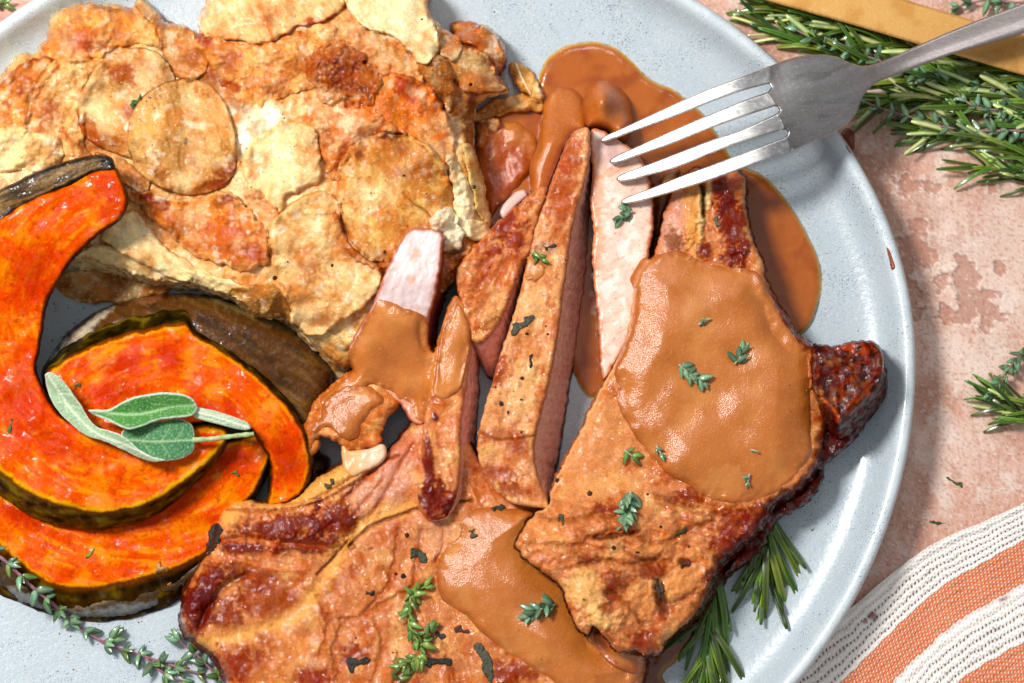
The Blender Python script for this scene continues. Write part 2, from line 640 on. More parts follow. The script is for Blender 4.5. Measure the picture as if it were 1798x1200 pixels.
def build_table():
    ax = axis(1180, 1880, 3.2, -2600, 4300, -600, 2600)
    ay = axis(-60, 1270, 3.2, -2500, 3200, -800, 2000)
    gx, gy = np.meshgrid(ax, ay)
    X, Y = gx.ravel(), gy.ravel()
    n = len(X)
    P = Paint(X, Y, np.full(n, 99.), np.zeros(n), np.zeros(n), 'd9ab97', .6)
    P.mot('e8cabb', 170, -.05, .3, .85, 1)
    P.mot('b97f68', 120, .02, .35, .6, 12)
    P.mot('c99a85', 16, 0, .3, .55, 4, rot=(85, 2.5))
    P.mot('efe2d8', 60, .06, .3, .5, 37)
    P.mot('efdcd0', 9, .12, .35, .45, 7)
    P.mot('a86f58', 7, .16, .4, .4, 9)
    # lighter worn band, the plate's shadow painted as a darker band beside it
    P.blobs('ecd8cb', [(1740, 480, 90, 170, 10), (1700, 640, 60, 60)], .5, ws=60)
    P.blobs('a9735c', [(1560, 370, 70, 150, -20), (1590, 900, 60, 200, 10, .5)], .5, ws=50)
    # flaked patches with raised pale lips
    fl = np.zeros(n)
    for (x, y, rx, ry, a) in [(1590, 325, 24, 17, 0), (1615, 440, 38, 26, 40), (1575, 470, 26, 20, 0), (1600, 520, 22, 34, 0),
                              (1700, 500, 20, 52, -8), (1728, 540, 36, 30, 20), (1680, 555, 40, 16, 0), (1640, 330, 14, 10, 0),
                              (1655, 500, 14, 16, 0), (1608, 395, 16, 12, 0), (1580, 590, 10, 8, 0), (1745, 330, 10, 12, 0), (1755, 470, 12, 10, 0), (1690, 60, 30, 10, 0)]:
        q = math.radians(a)
        u = ((X - x) * math.cos(q) + (Y - y) * math.sin(q)) / rx
        v = (-(X - x) * math.sin(q) + (Y - y) * math.cos(q)) / ry
        fl = np.maximum(fl, 1.35 - np.sqrt(u * u + v * v) + 1.5 * fbm(X / 26, Y / 26, 5, 21))
    fl2 = fl
    hole = sm(.27, .5, fl2)
    lip = np.exp(-((fl2 - .27) / .09) ** 2)
    P.mix('b88470', hole * .75)
    P.mix('7a4a38', np.exp(-((fl2 - .37) / .05) ** 2) * (.6 + .9 * fbm(X / 20, Y / 20, 3, 63)))
    P.mot('9a6550', 5, .1, .3, .5, 71)
    P.mot('f0ddd0', 4, .18, .34, .5, 73)
    P.line([(1560, 560), (1600, 620), (1590, 700), (1620, 800)], 14, 'ead2c4', .4, 0)
    P.mix('f3e4d9', lip * (.45 + .8 * fbm(X / 30, Y / 30, 3, 61)))
    P.dz = -3.0 * hole + 1.6 * lip + .9 * fbm(X / 14, Y / 14, 4, 2) + .5 * fbm(X / 40, Y / 40, 3, 8)
    P.C = np.clip(P.C, 0, 1) ** 1.06
    V = W(X, Y, ZT + P.dz)
    nx, ny = len(ax), len(ay)
    I = np.arange(nx * ny).reshape(ny, nx)
    F = np.stack([I[:-1, :-1], I[1:, :-1], I[1:, 1:], I[:-1, 1:]], -1).reshape(-1, 4).tolist()
    o = link_mesh('table_top', V, F, M['table'], None, W(899, 600, ZT), P.C, P.R)
    tag(o, kind='structure')


build_table()

# ------------------------------------------------------------------ plate
PCX, PCY, PA, PB1, PB2 = 640., 640., 968., 802., 905.


def plate_outline(n=420, inset=0.):
    t = np.arange(n) / n * 2 * np.pi
    b = np.where(np.sin(t) > 0, PB2, PB1)
    return PCX + (PA - inset) * np.cos(t), PCY + (b - inset) * np.sin(t)


PROF = [(70, -41), (60, -40), (42, -22), (18, 6), (4, 30), (0, 42), (1.5, 49), (6, 54), (13, 55), (21, 51), (30, 42), (40, 31), (52, 20), (68, 10.5), (90, 4), (120, 1), (170, 0), (260, 0), (400, 0), (560, 0), (700, 0)]


def plate_mat():
    m = bpy.data.materials.new('glazed_stoneware')
    m.use_nodes = True
    nt = m.node_tree
    b = nt.nodes['Principled BSDF']
    L = nt.links.new
    tc = nd(nt, 'ShaderNodeTexCoord')
    at = nd(nt, 'ShaderNodeAttribute', attribute_name='Col')

    def nz(px, d=4., r=.6):
        n = nd(nt, 'ShaderNodeTexNoise', i_Scale=1 / (px * S), i_Detail=d, i_Roughness=r)
        L(tc.outputs['Object'], n.inputs['Vector'])
        return n

    def ramp(src, a, b_, ca=(0, 0, 0, 1), cb=(1, 1, 1, 1)):
        r = nd(nt, 'ShaderNodeValToRGB')
        r.color_ramp.elements[0].position = a
        r.color_ramp.elements[1].position = b_
        r.color_ramp.elements[0].color = ca
        r.color_ramp.elements[1].color = cb
        L(src, r.inputs[0])
        return r

    def mix(f, a, col, k=1.):
        x = nd(nt, 'ShaderNodeMix', data_type='RGBA')
        mu = nd(nt, 'ShaderNodeMath', operation='MULTIPLY')
        L(f, mu.inputs[0])
        mu.inputs[1].default_value = k
        L(mu.outputs[0], x.inputs[0])
        L(a, x.inputs[6])
        x.inputs[7].default_value = (*c(col), 1)
        return x.outputs[2]
    base = at.outputs['Color']
    cl = ramp(nz(60, 3).outputs['Fac'], .35, .7)
    base = mix(cl.outputs[0], base, 'a9b9c2', .45)
    # dense dark pin speckle, denser where a broad noise says so
    sp = nz(2.6, 1.)
    br = nz(85, 2.)
    ad = nd(nt, 'ShaderNodeMath', operation='MULTIPLY_ADD')
    L(br.outputs['Fac'], ad.inputs[0])
    ad.inputs[1].default_value = .35
    L(sp.outputs['Fac'], ad.inputs[2])
    base = mix(ramp(ad.outputs[0], .80, .90).outputs[0], base, '56646f', .75)
    base = mix(ramp(nz(3.4, 1.).outputs['Fac'], .60, .72).outputs[0], base, 'dde6ea', .5)
    vo = nd(nt, 'ShaderNodeTexVoronoi', i_Scale=1 / (22 * S))
    L(tc.outputs['Object'], vo.inputs['Vector'])
    base = mix(ramp(vo.outputs['Distance'], .05, .085, (1, 1, 1, 1), (0, 0, 0, 1)).outputs[0], base, '3c4750', .75)
    L(base, b.inputs['Base Color'])
    b.inputs['Roughness'].default_value = .33
    b.inputs['Coat Weight'].default_value = .5
    b.inputs['Coat Roughness'].default_value = .12
    bp = nd(nt, 'ShaderNodeBump', i_Strength=.25, i_Distance=.0006)
    L(nz(9, 3).outputs['Fac'], bp.inputs['Height'])
    L(bp.outputs[0], b.inputs['Normal'])
    return m


def build_plate():
    X, Y, Z, Dd = [], [], [], []
    n = 420
    for d, z in PROF:
        x, y = plate_outline(n, d)
        X.append(x)
        Y.append(y)
        Z.append(np.full(n, float(z)))
        Dd.append(np.full(n, float(d)))
    X.append(np.array([PCX]))
    Y.append(np.array([PCY]))
    Z.append(np.array([0.]))
    Dd.append(np.array([900.]))
    X, Y, Z, Dd = map(np.concatenate, (X, Y, Z, Dd))
    N = len(X)
    P = Paint(X, Y, Dd, np.zeros(N), np.zeros(N), 'b7c2c9', .3)
    P.mix('d8e0e3', sm(34, 10, Dd))
    P.mix('8f9499', np.exp(-((Dd - 1) / 3.) ** 2) * .35)
    F = []
    for k in range(len(PROF) - 1):
        a = k * n + np.arange(n)
        b = a + n
        F += list(zip(a.tolist(), b.tolist(), np.roll(b, -1).tolist(), np.roll(a, -1).tolist()))
    last = (len(PROF) - 1) * n
    F += [(last + i, N - 1, last + (i + 1) % n) for i in range(n)]
    F.append(tuple(range(n)))
    o = link_mesh('dinner_plate', W(X, Y, Z), F, plate_mat(), None, W(PCX, PCY, ZT), P.C, .3)
    tag(o, 'large oval speckled blue grey stoneware plate under all the food', 'plate')
    # height map
    gx, gy = np.meshgrid(HX0 + np.arange(HW) * HC, HY0 + np.arange(HH) * HC)
    b = np.where(gy > PCY, PB2, PB1)
    rr = np.sqrt(((gx - PCX) / PA) ** 2 + ((gy - PCY) / b) ** 2)
    d = (1 - rr) * .5 * (PA + b)
    top = [p for p in PROF if p[0] >= 0][5:]
    Hm[:] = np.where(d > 0, np.interp(d, [p[0] for p in top], [p[1] for p in top]), ZT)


build_plate()

# gravy drip on the rim
piece('gravy_smear', [(1556, 434), (1562, 440), (1568, 455), (1572, 470), (1566, 474), (1562, 460)], None,
      None, M['gravy'], drape=(4, 2.2), er=4, ez=2.6, base_col='9a4a1c', wig=.6, g=1.5)
tag(bpy.data.objects['gravy_smear'], 'small brown gravy smear on the right rim of the plate', 'gravy smear')


# ------------------------------------------------------------------ napkin
def napkin_mat():
    m = bpy.data.materials.new('woven_napkin')
    m.use_nodes = True
    nt = m.node_tree
    b = nt.nodes['Principled BSDF']
    L = nt.links.new
    uv = nd(nt, 'ShaderNodeUVMap', uv_map='UVMap')
    sx = nd(nt, 'ShaderNodeSeparateXYZ')
    L(uv.outputs[0], sx.inputs[0])
    tc = nd(nt, 'ShaderNodeTexCoord')

    def mth(op, a, b_=None, c_=None, clamp=False):
        n = nd(nt, 'ShaderNodeMath', operation=op, use_clamp=clamp)
        for i, v in enumerate((a, b_, c_)):
            if v is None:
                continue
            if isinstance(v, (int, float)):
                n.inputs[i].default_value = v
            else:
                L(v, n.inputs[i])
        return n.outputs[0]
    u, v = sx.outputs[0], sx.outputs[1]
    nz = nd(nt, 'ShaderNodeTexNoise', i_Scale=1 / (26 * S), i_Detail=3.)
    L(tc.outputs['Object'], nz.inputs['Vector'])
    wob = mth('MULTIPLY_ADD', nz.outputs['Fac'], .16, -.08)
    v = mth('ADD', v, wob)
    band = mth('PINGPONG', v, 1.0)           # 0..1..0 over two bands
    fl = mth('MODULO', v, 2.0)
    orange = mth('GREATER_THAN', fl, 1.0)
    # orange cloth: fine grid of pale stitches
    pu = mth('SINE', mth('MULTIPLY', u, 2 * math.pi / 7.0))
    pv = mth('SINE', mth('MULTIPLY_ADD', v, 2 * math.pi * 12, mth('MULTIPLY', mth('FLOOR', mth('MULTIPLY', u, 1 / 7.0)), math.pi)))
    dots = mth('GREATER_THAN', mth('ADD', pu, pv), .85)
    # white openwork: rows of long threads with small slots
    row = mth('SINE', mth('MULTIPLY', v, 2 * math.pi * 6))
    n2 = nd(nt, 'ShaderNodeTexNoise', i_Scale=1.0, i_Detail=1.)
    cmb = nd(nt, 'ShaderNodeCombineXYZ')
    L(mth('MULTIPLY', u, 1 / 22.), cmb.inputs[0])
    L(mth('MULTIPLY', mth('FLOOR', mth('MULTIPLY', v, 6)), 7.3), cmb.inputs[1])
    L(cmb.outputs[0], n2.inputs['Vector'])
    cu = mth('SINE', mth('MULTIPLY', u, 2 * math.pi / 8.0))
    hole = mth('MULTIPLY', mth('GREATER_THAN', row, .62), mth('GREATER_THAN', mth('ADD', cu, mth('MULTIPLY', n2.outputs['Fac'], 1.6)), 1.15))
    inside = mth('LESS_THAN', mth('ABSOLUTE', mth('SUBTRACT', fl, .56)), .34)
    hole = mth('MULTIPLY', hole, inside)
    hole = mth('MULTIPLY', hole, mth('SUBTRACT', 1.0, orange))

    def mixc(f, a, b_):
        x = nd(nt, 'ShaderNodeMix', data_type='RGBA')
        L(f, x.inputs[0])
        for k, q in ((6, a), (7, b_)):
            if isinstance(q, str):
                x.inputs[k].default_value = (*c(q), 1)
            else:
                L(q, x.inputs[k])
        return x.outputs[2]
    nn = nd(nt, 'ShaderNodeTexNoise', i_Scale=1 / (60 * S), i_Detail=4.)
    L(tc.outputs['Object'], nn.inputs['Vector'])
    oc = mixc(nn.outputs['Fac'], 'd4632f', 'e2885c')
    oc = mixc(mth('MULTIPLY', dots, .75), oc, 'f6d9c6')
    thr = mth('MULTIPLY_ADD', row, .5, .5)
    wc = mixc(thr, 'fffaf4', 'eadfd6')
    col = mixc(orange, wc, oc)
    at = nd(nt, 'ShaderNodeAttribute', attribute_name='Col')
    mul = nd(nt, 'ShaderNodeMix', data_type='RGBA', blend_type='MULTIPLY')
    mul.inputs[0].default_value = 1
    L(col, mul.inputs[6])
    L(at.outputs['Color'], mul.inputs[7])
    L(mul.outputs[2], b.inputs['Base Color'])
    b.inputs['Roughness'].default_value = .85
    b.inputs['Sheen Weight'].default_value = .2
    h = mth('ADD', mth('MULTIPLY', mth('ADD', pu, pv), .3), mth('MULTIPLY', row, .5))
    bp = nd(nt, 'ShaderNodeBump', i_Strength=.6, i_Distance=.0004)
    L(h, bp.inputs['Height'])
    L(bp.outputs[0], b.inputs['Normal'])
    tr = nd(nt, 'ShaderNodeBsdfTransparent')
    ms = nd(nt, 'ShaderNodeMixShader')
    L(mth('MULTIPLY', hole, .9), ms.inputs[0])
    L(b.outputs[0], ms.inputs[1])
    L(tr.outputs[0], ms.inputs[2])
    L(ms.outputs[0], nt.nodes['Material Output'].inputs['Surface'])
    return m


def build_napkin():
    E = spline([(1960, 812), (1850, 862), (1798, 884), (1731, 914), (1648, 950), (1598, 983), (1548, 1022), (1498, 1065), (1440, 1110), (1380, 1150), (1320, 1185), (1250, 1215)], 3, False)
    arc = np.concatenate([[0], np.cumsum(np.hypot(*(E[1:] - E[:-1]).T))])
    T = np.gradient(E, axis=0)
    T /= np.linalg.norm(T, axis=1)[:, None]
    ts = np.linspace(0, 1, 120)
    # band limits measured down the picture at the right edge, and by the plate
    f = np.clip((1798 - E[:, 0]) / 333, -.3, 1.3)
    lim = np.stack([0 * f, 60 + 34 * f, 130 + 38 * f, 227 + 34 * f, 307 + 38 * f, 400 + 40 * f, 480 + 40 * f], 1)
    vs = np.linspace(0, 6, 190)
    X = np.zeros((len(E), len(vs)))
    Y = np.zeros_like(X)
    for i in range(len(E)):
        dy = np.interp(vs, np.arange(7), lim[i])
        a = .22 + .30 * np.clip(f[i], 0, 1)
        X[i] = E[i, 0] + dy * a * .55
        Y[i] = E[i, 1] + dy * (1 - .05 * a)
    U = np.repeat(arc[:, None], len(vs), 1)
    Vv = np.repeat(vs[None], len(E), 0)
    Z = ZT + 5 + 5 * fbm(X / 120, Y / 120, 3, 5) + 3.5 * np.exp(-((Vv - 0.05) / .12) ** 2) + 1.0 * np.sin(Vv * math.pi) + 1.2 * fbm(U / 60, Vv * 1.5, 3, 9)
    Z = np.maximum(Z, ZT + 2.2)
    # pressed flat where the plate foot lies on it
    b = np.where(Y > PCY, PB2, PB1)
    rr = (1 - np.sqrt(((X - PCX) / PA) ** 2 + ((Y - PCY) / b) ** 2)) * 900
    keep = rr < 36
    Z = np.where(rr > 5, np.minimum(Z, ZT + 3.5), Z)
    Y = Y + 3 * fbm(U / 40, Vv, 3, 31) * (Vv < 5)
    I = np.arange(X.size).reshape(X.shape)
    q = keep[:-1, :-1] & keep[1:, :-1] & keep[:-1, 1:] & keep[1:, 1:]
    F = np.stack([I[:-1, :-1], I[:-1, 1:], I[1:, 1:], I[1:, :-1]], -1)[q].tolist()
    Xf, Yf, Zf = X.ravel(), Y.ravel(), Z.ravel()
    n = len(Xf)
    P = Paint(Xf, Yf, np.full(n, 9.), np.zeros(n), np.zeros(n), 'ffffff', .8)
    P.blobs('8a3a3a', [(1532, 1082, 9, 8, 20), (1762, 1053, 10, 3, -15), (1520, 1092, 4, 4)], .8, ws=10)
    V = W(Xf, Yf, Zf)
    # second sheet gives the cloth its thickness
    V2 = W(Xf, Yf, Zf - 1.6)
    F2 = [tuple(reversed([i + n for i in f_])) for f_ in F]
    o = link_mesh('napkin', np.concatenate([V, V2]), F + F2, napkin_mat(), None, W(1700, 1100, ZT), np.concatenate([P.C, P.C]), .8)
    ul = o.data.uv_layers.new(name='UVMap')
    li = np.zeros(len(o.data.loops), int)
    o.data.loops.foreach_get('vertex_index', li)
    uvs = np.stack([np.concatenate([U.ravel()] * 2)[li], np.concatenate([Vv.ravel()] * 2)[li]], 1)
    ul.data.foreach_set('uv', uvs.astype(np.float32).ravel())
    tag(o, 'orange cloth napkin with white openwork stripes tucked under the plate', 'napkin')
    ok = (rr.ravel() < 0)
    hput(Xf[ok], Yf[ok], Zf[ok])


build_napkin()

# ------------------------------------------------------------------ herbs: shared leaf meshes
def leaf_mesh(name, w, th, curl, cols, mat, nseg=7, tip=.55, groove=.25, bend=0., blunt=False):
    """a leaf along +X of length 1: rounded upper face with a mid groove, paler underside"""
    V, Cc = [], []
    nr = 8
    for i in range(nseg + 1):
        t = i / nseg
        ww = w * (math.sin(math.pi * min(1, t ** tip * .97 + .03)) ** .6 + .12 * (1 - t)) * .5
        if blunt:
            ww = w * .5 * min(1, t / .1 + .3) * max(.12, min(1, (1 - t) / .12)) ** .5 * (1 - .12 * t)
        if i == nseg:
            ww = w * (.22 if blunt else .06)
        x = t
        z0 = curl * math.sin(math.pi * t) + bend * t * t
        for k in range(nr):
            a = 2 * math.pi * k / nr
            y = ww * math.cos(a)
            z = th * .5 * math.sin(a) * (ww / (w * .5) * .7 + .3)
            if math.sin(a) > .9:
                z -= groove * th
            V.append((x, y, z0 + z + abs(math.cos(a)) * th * .1))
            top = math.sin(a) > -.1
            mid = math.sin(a) > .9
            Cc.append(c(cols[2] if mid else cols[0] if top else cols[1]))
    F = []
    for i in range(nseg):
        for k in range(nr):
            a, b = i * nr + k, i * nr + (k + 1) % nr
            F.append((a, b, b + nr, a + nr))
    F.append(tuple(range(nr))[::-1])
    F.append(tuple(nseg * nr + k for k in range(nr)))
    me = bpy.data.meshes.new(name)
    me.from_pydata(V, [], F)
    at = me.color_attributes.new('Col', 'FLOAT_COLOR', 'POINT')
    buf = np.ones((len(V), 4), np.float32)
    buf[:, :3] = np.array(Cc)
    at.data.foreach_set('color', buf.ravel())
    me.polygons.foreach_set('use_smooth', np.ones(len(me.polygons), bool))
    me.materials.append(mat)
    return me


def herb_mat(name, rough=.36, coat=.35, hue=.05):
    m = bpy.data.materials.new(name)
    m.use_nodes = True
    nt = m.node_tree
    b = nt.nodes['Principled BSDF']
    L = nt.links.new
    at = nd(nt, 'ShaderNodeAttribute', attribute_name='Col')
    oi = nd(nt, 'ShaderNodeObjectInfo')
    hs = nd(nt, 'ShaderNodeHueSaturation')
    mr = nd(nt, 'ShaderNodeMapRange')
    mr.inputs['To Min'].default_value = .5 - hue
    mr.inputs['To Max'].default_value = .5 + hue * .4
    L(oi.outputs['Random'], mr.inputs['Value'])
    L(mr.outputs[0], hs.inputs['Hue'])
    m2 = nd(nt, 'ShaderNodeMath', operation='MULTIPLY', i_Value=1.)
    m2.inputs[1].default_value = 7.31
    L(oi.outputs['Random'], m2.inputs[0])
    fr = nd(nt, 'ShaderNodeMath', operation='FRACT')
    L(m2.outputs[0], fr.inputs[0])
    m3 = nd(nt, 'ShaderNodeMapRange')
    m3.inputs['To Min'].default_value = .6
    m3.inputs['To Max'].default_value = 1.45
    L(fr.outputs[0], m3.inputs['Value'])
    L(m3.outputs[0], hs.inputs['Value'])
    L(at.outputs['Color'], hs.inputs['Color'])
    tc = nd(nt, 'ShaderNodeTexCoord')
    n = nd(nt, 'ShaderNodeTexNoise', i_Scale=9., i_Detail=3.)
    L(tc.outputs['Object'], n.inputs['Vector'])
    r2 = nd(nt, 'ShaderNodeMapRange')
    r2.inputs['To Min'].default_value = .7
    r2.inputs['To Max'].default_value = 1.3
    L(n.outputs['Fac'], r2.inputs['Value'])
    vm = nd(nt, 'ShaderNodeVectorMath', operation='SCALE')
    L(hs.outputs[0], vm.inputs[0])
    L(r2.outputs[0], vm.inputs['Scale'])
    L(vm.outputs[0], b.inputs['Base Color'])
    b.inputs['Roughness'].default_value = rough
    b.inputs['Coat Weight'].default_value = coat
    b.inputs['Subsurface Weight'].default_value = .1
    b.inputs['Subsurface Scale'].default_value = .0006
    return m


HM = herb_mat('herb_leaf')
SM = food('herb_stem', bump=.5, bs=3, fine=.4, sss=0, coat=0, var=.25, vs=3)
TH = [leaf_mesh('thyme_leaf_mesh', .38, .16, cu, ('4f7a55', 'a5b893', '7d9f7c'), HM, 6, .75, .3, be) for cu, be in ((.05, -.1), (.12, -.25), (-.02, .12))]
THY = [leaf_mesh('thyme_leaf_mesh', .34, .15, cu, ('4c7428', '93a858', '6f9040'), HM, 6, .75, .3, be) for cu, be in ((.05, -.1), (.12, -.2))]
RO = [leaf_mesh('rosemary_leaf_mesh', w, .06, cu, cc, HM, 11, .45, .5, be, True) for w, cu, be, cc in
      ((.085, .05, -.10, ('527a18', 'c2cf8c', '2c4a0c')), (.095, .10, -.22, ('6c9428', 'd3dca8', '4a6c18')), (.08, -.05, .10, ('33560e', 'b7c884', '1f3a08')),
       (.10, .06, .05, ('8aa848', 'dfe6bc', 'd8e0ac')), (.085, .12, -.05, ('42680f', 'c8d49c', '28440a')))]


def tube(name, pts, r0, r1, mat, col, parent=None, seg=7, step=4., wob=.12, seed=0):
    """pts in plan measure (x, y, z)"""
    R = spline(pts, step, False)
    Pw = W(R[:, 0], R[:, 1], R[:, 2])
    n = len(Pw)
    T = np.gradient(Pw, axis=0)
    T /= np.linalg.norm(T, axis=1)[:, None] + 1e-12
    up = np.array([0, 0, 1.])
    A = np.cross(T, up)
    A /= np.linalg.norm(A, axis=1)[:, None] + 1e-9
    B = np.cross(A, T)
    V = []
    for i in range(n):
        r = (r0 + (r1 - r0) * i / (n - 1)) * S * (1 + wob * math.sin(i * 1.7 + seed) + wob * .6 * math.sin(i * .63 + seed * 3))
        for k in range(seg):
            a = 2 * math.pi * k / seg
            V.append(Pw[i] + r * (math.cos(a) * A[i] + math.sin(a) * B[i]))
    F = []
    for i in range(n - 1):
        for k in range(seg):
            a, b = i * seg + k, i * seg + (k + 1) % seg
            F.append((a, b, b + seg, a + seg))
    F.append(tuple(range(seg))[::-1])
    F.append(tuple((n - 1) * seg + k for k in range(seg)))
    V = np.array(V)
    cc = np.tile(c(col), (len(V), 1)) * (1 + .25 * np.sin(np.repeat(np.arange(n), seg) * .9)[:, None] * .6)
    return link_mesh(name, V, F, mat, parent, None, cc, .5)


def place_leaf(me, base, d, up, L, parent, name='leaf', ws=1.):
    d = Vector(d).normalized()
    up = Vector(up)
    y = up.cross(d)
    if y.length < 1e-4:
        y = Vector((0, 1, 0)).cross(d)
    y.normalize()
    z = d.cross(y)
    o = bpy.data.objects.new(name, me)
    C.objects.link(o)
    m = Matrix((d, y * ws, z * ws)).transposed() * (L * S)
    m = m.to_4x4()
    pl = world_loc(parent)
    m.translation = Vector(base) - Vector(pl.tolist())
    o.parent = parent
    o.matrix_local = m
    return o


def sprig(name, label, cat, stems, kind, seed=0, L=(13, 20), gap=11, sr=(2.2, 1.2), group=None, scol='8a5a48', per=(2, 2), ang=(35, 65), flat=.5, ground=None, meshes=None, start=0.0, wsc=1.0, ceil=None):
    rnd = random.Random(seed)
    x, y, z = stems[0][0]
    root = thing(name, label, cat, x, y, z, group)
    ms = meshes or (TH if kind == 'thyme' else RO)
    for si, st in enumerate(stems):
        k = .75 if si else 1
        tube('stem', st, sr[0] * k, sr[1] * k, SM, scol, root, seed=seed + si)
        R = spline(st, 2, False)
        Pw = W(R[:, 0], R[:, 1], R[:, 2])
        T = np.gradient(Pw, axis=0)
        arc = np.concatenate([[0], np.cumsum(np.linalg.norm(Pw[1:] - Pw[:-1], axis=1))]) / S
        tot = arc[-1]
        s = gap * .4 + start * tot
        ph = rnd.random() * 3
        while s < tot:
            i = min(int(np.searchsorted(arc, s)), len(R) - 1)
            t = Vector(T[i]).normalized()
            side = Vector((0, 0, 1)).cross(t).normalized()
            upv = t.cross(side)
            n = rnd.randint(*per)
            for q in range(n):
                az = ph + q * 2 * math.pi / n + rnd.uniform(-.9, .9)
                a = math.radians(rnd.uniform(*ang)) * rnd.uniform(.7, 1.25)
                if s > tot - gap * 1.2:
                    a *= .5
                rad = side * math.cos(az) + upv * (math.sin(az) * flat + .15)
                d = t * math.cos(a) + rad.normalized() * math.sin(a)
                L_ = rnd.uniform(*L) * (1 if s < tot * .75 else .85)
                base = Vector(Pw[i])
                # keep the leaf above what it lies on
                tipv = base + d * L_ * S
                lim = (ground if ground is not None else -1e9)
                if tipv.z < lim * S:
                    d.z += (lim * S - tipv.z) / (L_ * S)
                if ceil is not None and (base + d * L_ * S).z > ceil * S:
                    d.z = (ceil * S - base.z) / (L_ * S)
                place_leaf(rnd.choice(ms), base, d, Vector((rnd.uniform(-.3, .3), rnd.uniform(-.3, .3), 1)), L_, root, ws=rnd.uniform(.85, 1.2) * wsc)
            ph += math.pi / 2 + rnd.uniform(-.3, .3)
            s += gap * rnd.uniform(.75, 1.25)
    return root


def rosemary(label, stems, seed, group='rosemary sprigs in the bundle above the plate', cat='rosemary', L=(70, 118), gap=12, ground=-38, **kw):
    return sprig('rosemary_sprig', label, cat, stems, 'rosemary', seed, L=L, gap=gap, sr=(4, 2.2), scol='8f9350', per=(2, 3), ang=(12, 42), flat=.8, ground=ground, group=group, ceil=10, **kw)


# rosemary lying under the chop at the lower right
rosemary('rosemary sprig under the lower right edge of the upper chop, curled tip on the plate', [[(1338, 880, 22), (1345, 920, 18), (1346, 950, 14), (1345, 985, 12)]], 5, None, meshes=[RO[0], RO[2], RO[4], RO[1]], L=(90, 150), gap=9, ground=5)
rosemary('dark rosemary sprig sticking out below the upper chop at the bottom of the frame', [[(1262, 1000, 24), (1250, 1060, 16), (1242, 1120, 12), (1236, 1180, 10)]], 8, None, meshes=[RO[0], RO[2], RO[4], RO[1]], L=(90, 150), gap=11, ground=5)

# rosemary and thyme bundle beyond the plate
rs = 'rosemary sprigs in the bundle above the plate'
rosemary('rosemary sprig at the top of the bundle, along the gold handle', [[(1900, 150, -20), (1700, 110, -22), (1560, 66, -22), (1420, 34, -24), (1350, 12, -26)]], 11, rs)
rosemary('rosemary sprig in the bundle whose tips touch the plate rim', [[(1780, 190, -26), (1650, 160, -26), (1540, 120, -26), (1420, 80, -28), (1340, 50, -28)]], 12, rs)
rosemary('thick stemmed rosemary sprig in the middle of the bundle below the fork neck', [[(1950, 260, -24), (1800, 215, -24), (1690, 180, -22), (1600, 170, -22), (1520, 182, -24)]], 13, rs)
rosemary('rosemary sprig fanning down at the lower edge of the bundle', [[(1960, 350, -30), (1850, 300, -28), (1760, 258, -26), (1680, 235, -28), (1600, 228, -30)]], 14, rs)
rosemary('rosemary sprig at the right frame edge, lowest of the bundle', [[(2000, 360, -30), (1900, 345, -28), (1830, 320, -28), (1770, 300, -30), (1710, 290, -32)]], 15, rs, L=(60, 95))
rosemary('rosemary sprig in the bundle just under the gold handle at the right', [[(2000, 240, -16), (1880, 205, -14), (1780, 170, -12), (1700, 150, -14), (1620, 128, -16)]], 16, rs)
rosemary('short rosemary sprig between the fork head and the gold handle', [[(1660, 120, -20), (1600, 100, -18), (1540, 70, -18), (1480, 40, -20)]], 17, rs)
tg = 'thyme sprigs lying on the rosemary bundle'
TK = dict(L=(20, 33), gap=26, sr=(2.6, 1.7), per=(2, 4), ang=(40, 80), flat=.5, ground=-30, wsc=1.05, scol='9b7479')
sprig('thyme_sprig', 'thyme sprig with pinkish stem passing behind the fork neck', 'thyme', [[(1900, 195, -4), (1765, 157, -2), (1675, 143, -4), (1598, 127, -6), (1545, 107, -6), (1461, 80, -8), (1425, 67, -8), (1385, 45, -10)]], 'thyme', 21, group=tg, **TK)
sprig('thyme_sprig', 'thyme sprig running along the lower part of the rosemary bundle', 'thyme', [[(1900, 240, -6), (1791, 230, -4), (1728, 230, -4), (1658, 223, -6), (1600, 206, -6), (1545, 190, -8), (1515, 178, -8)]], 'thyme', 22, group=tg, **TK)
sprig('thyme_sprig', 'leafy thyme tip in the middle of the bundle at the right', 'thyme', [[(1900, 200, 2), (1798, 190, 2), (1750, 193, 3), (1711, 187, 2), (1680, 165, 0)]], 'thyme', 23, group=tg, **{**TK, 'L': (19, 30)})
sprig('thyme_sprig', 'thyme sprig in the top right corner above the gold handle', 'thyme', [[(1860, -10, -20), (1790, 5, -22), (1735, 0, -24), (1680, 12, -28)]], 'thyme', 24, **{**TK, 'ground': -38})
sprig('thyme_sprig', 'small green thyme sprig blurred in the top left corner beside the plate', 'thyme', [[(-60, -30, -26), (-20, 2, -28), (10, 8, -30)]], 'thyme', 26, meshes=THY, **{**TK, 'L': (22, 34), 'ground': -38})

# sprigs on the table at the right
rosemary('small rosemary sprig on the bare table at the right edge', [[(1850, 748, -30), (1800, 735, -26), (1760, 715, -28)], [(1850, 720, -30), (1790, 712, -24), (1745, 690, -26)]], 31, None, L=(60, 95), gap=12)
sprig('thyme_sprig', 'thyme sprig on the table beside the small rosemary sprig at the right', 'thyme', [[(1850, 560, -22), (1815, 600, -20), (1785, 630, -20), (1768, 655, -18), (1740, 690, -16)]], 'thyme', 32, L=(17, 27), gap=15, sr=(2.2, 1.4), per=(3, 5), ang=(35, 75), flat=.8, ground=-36, scol='8a5a48')


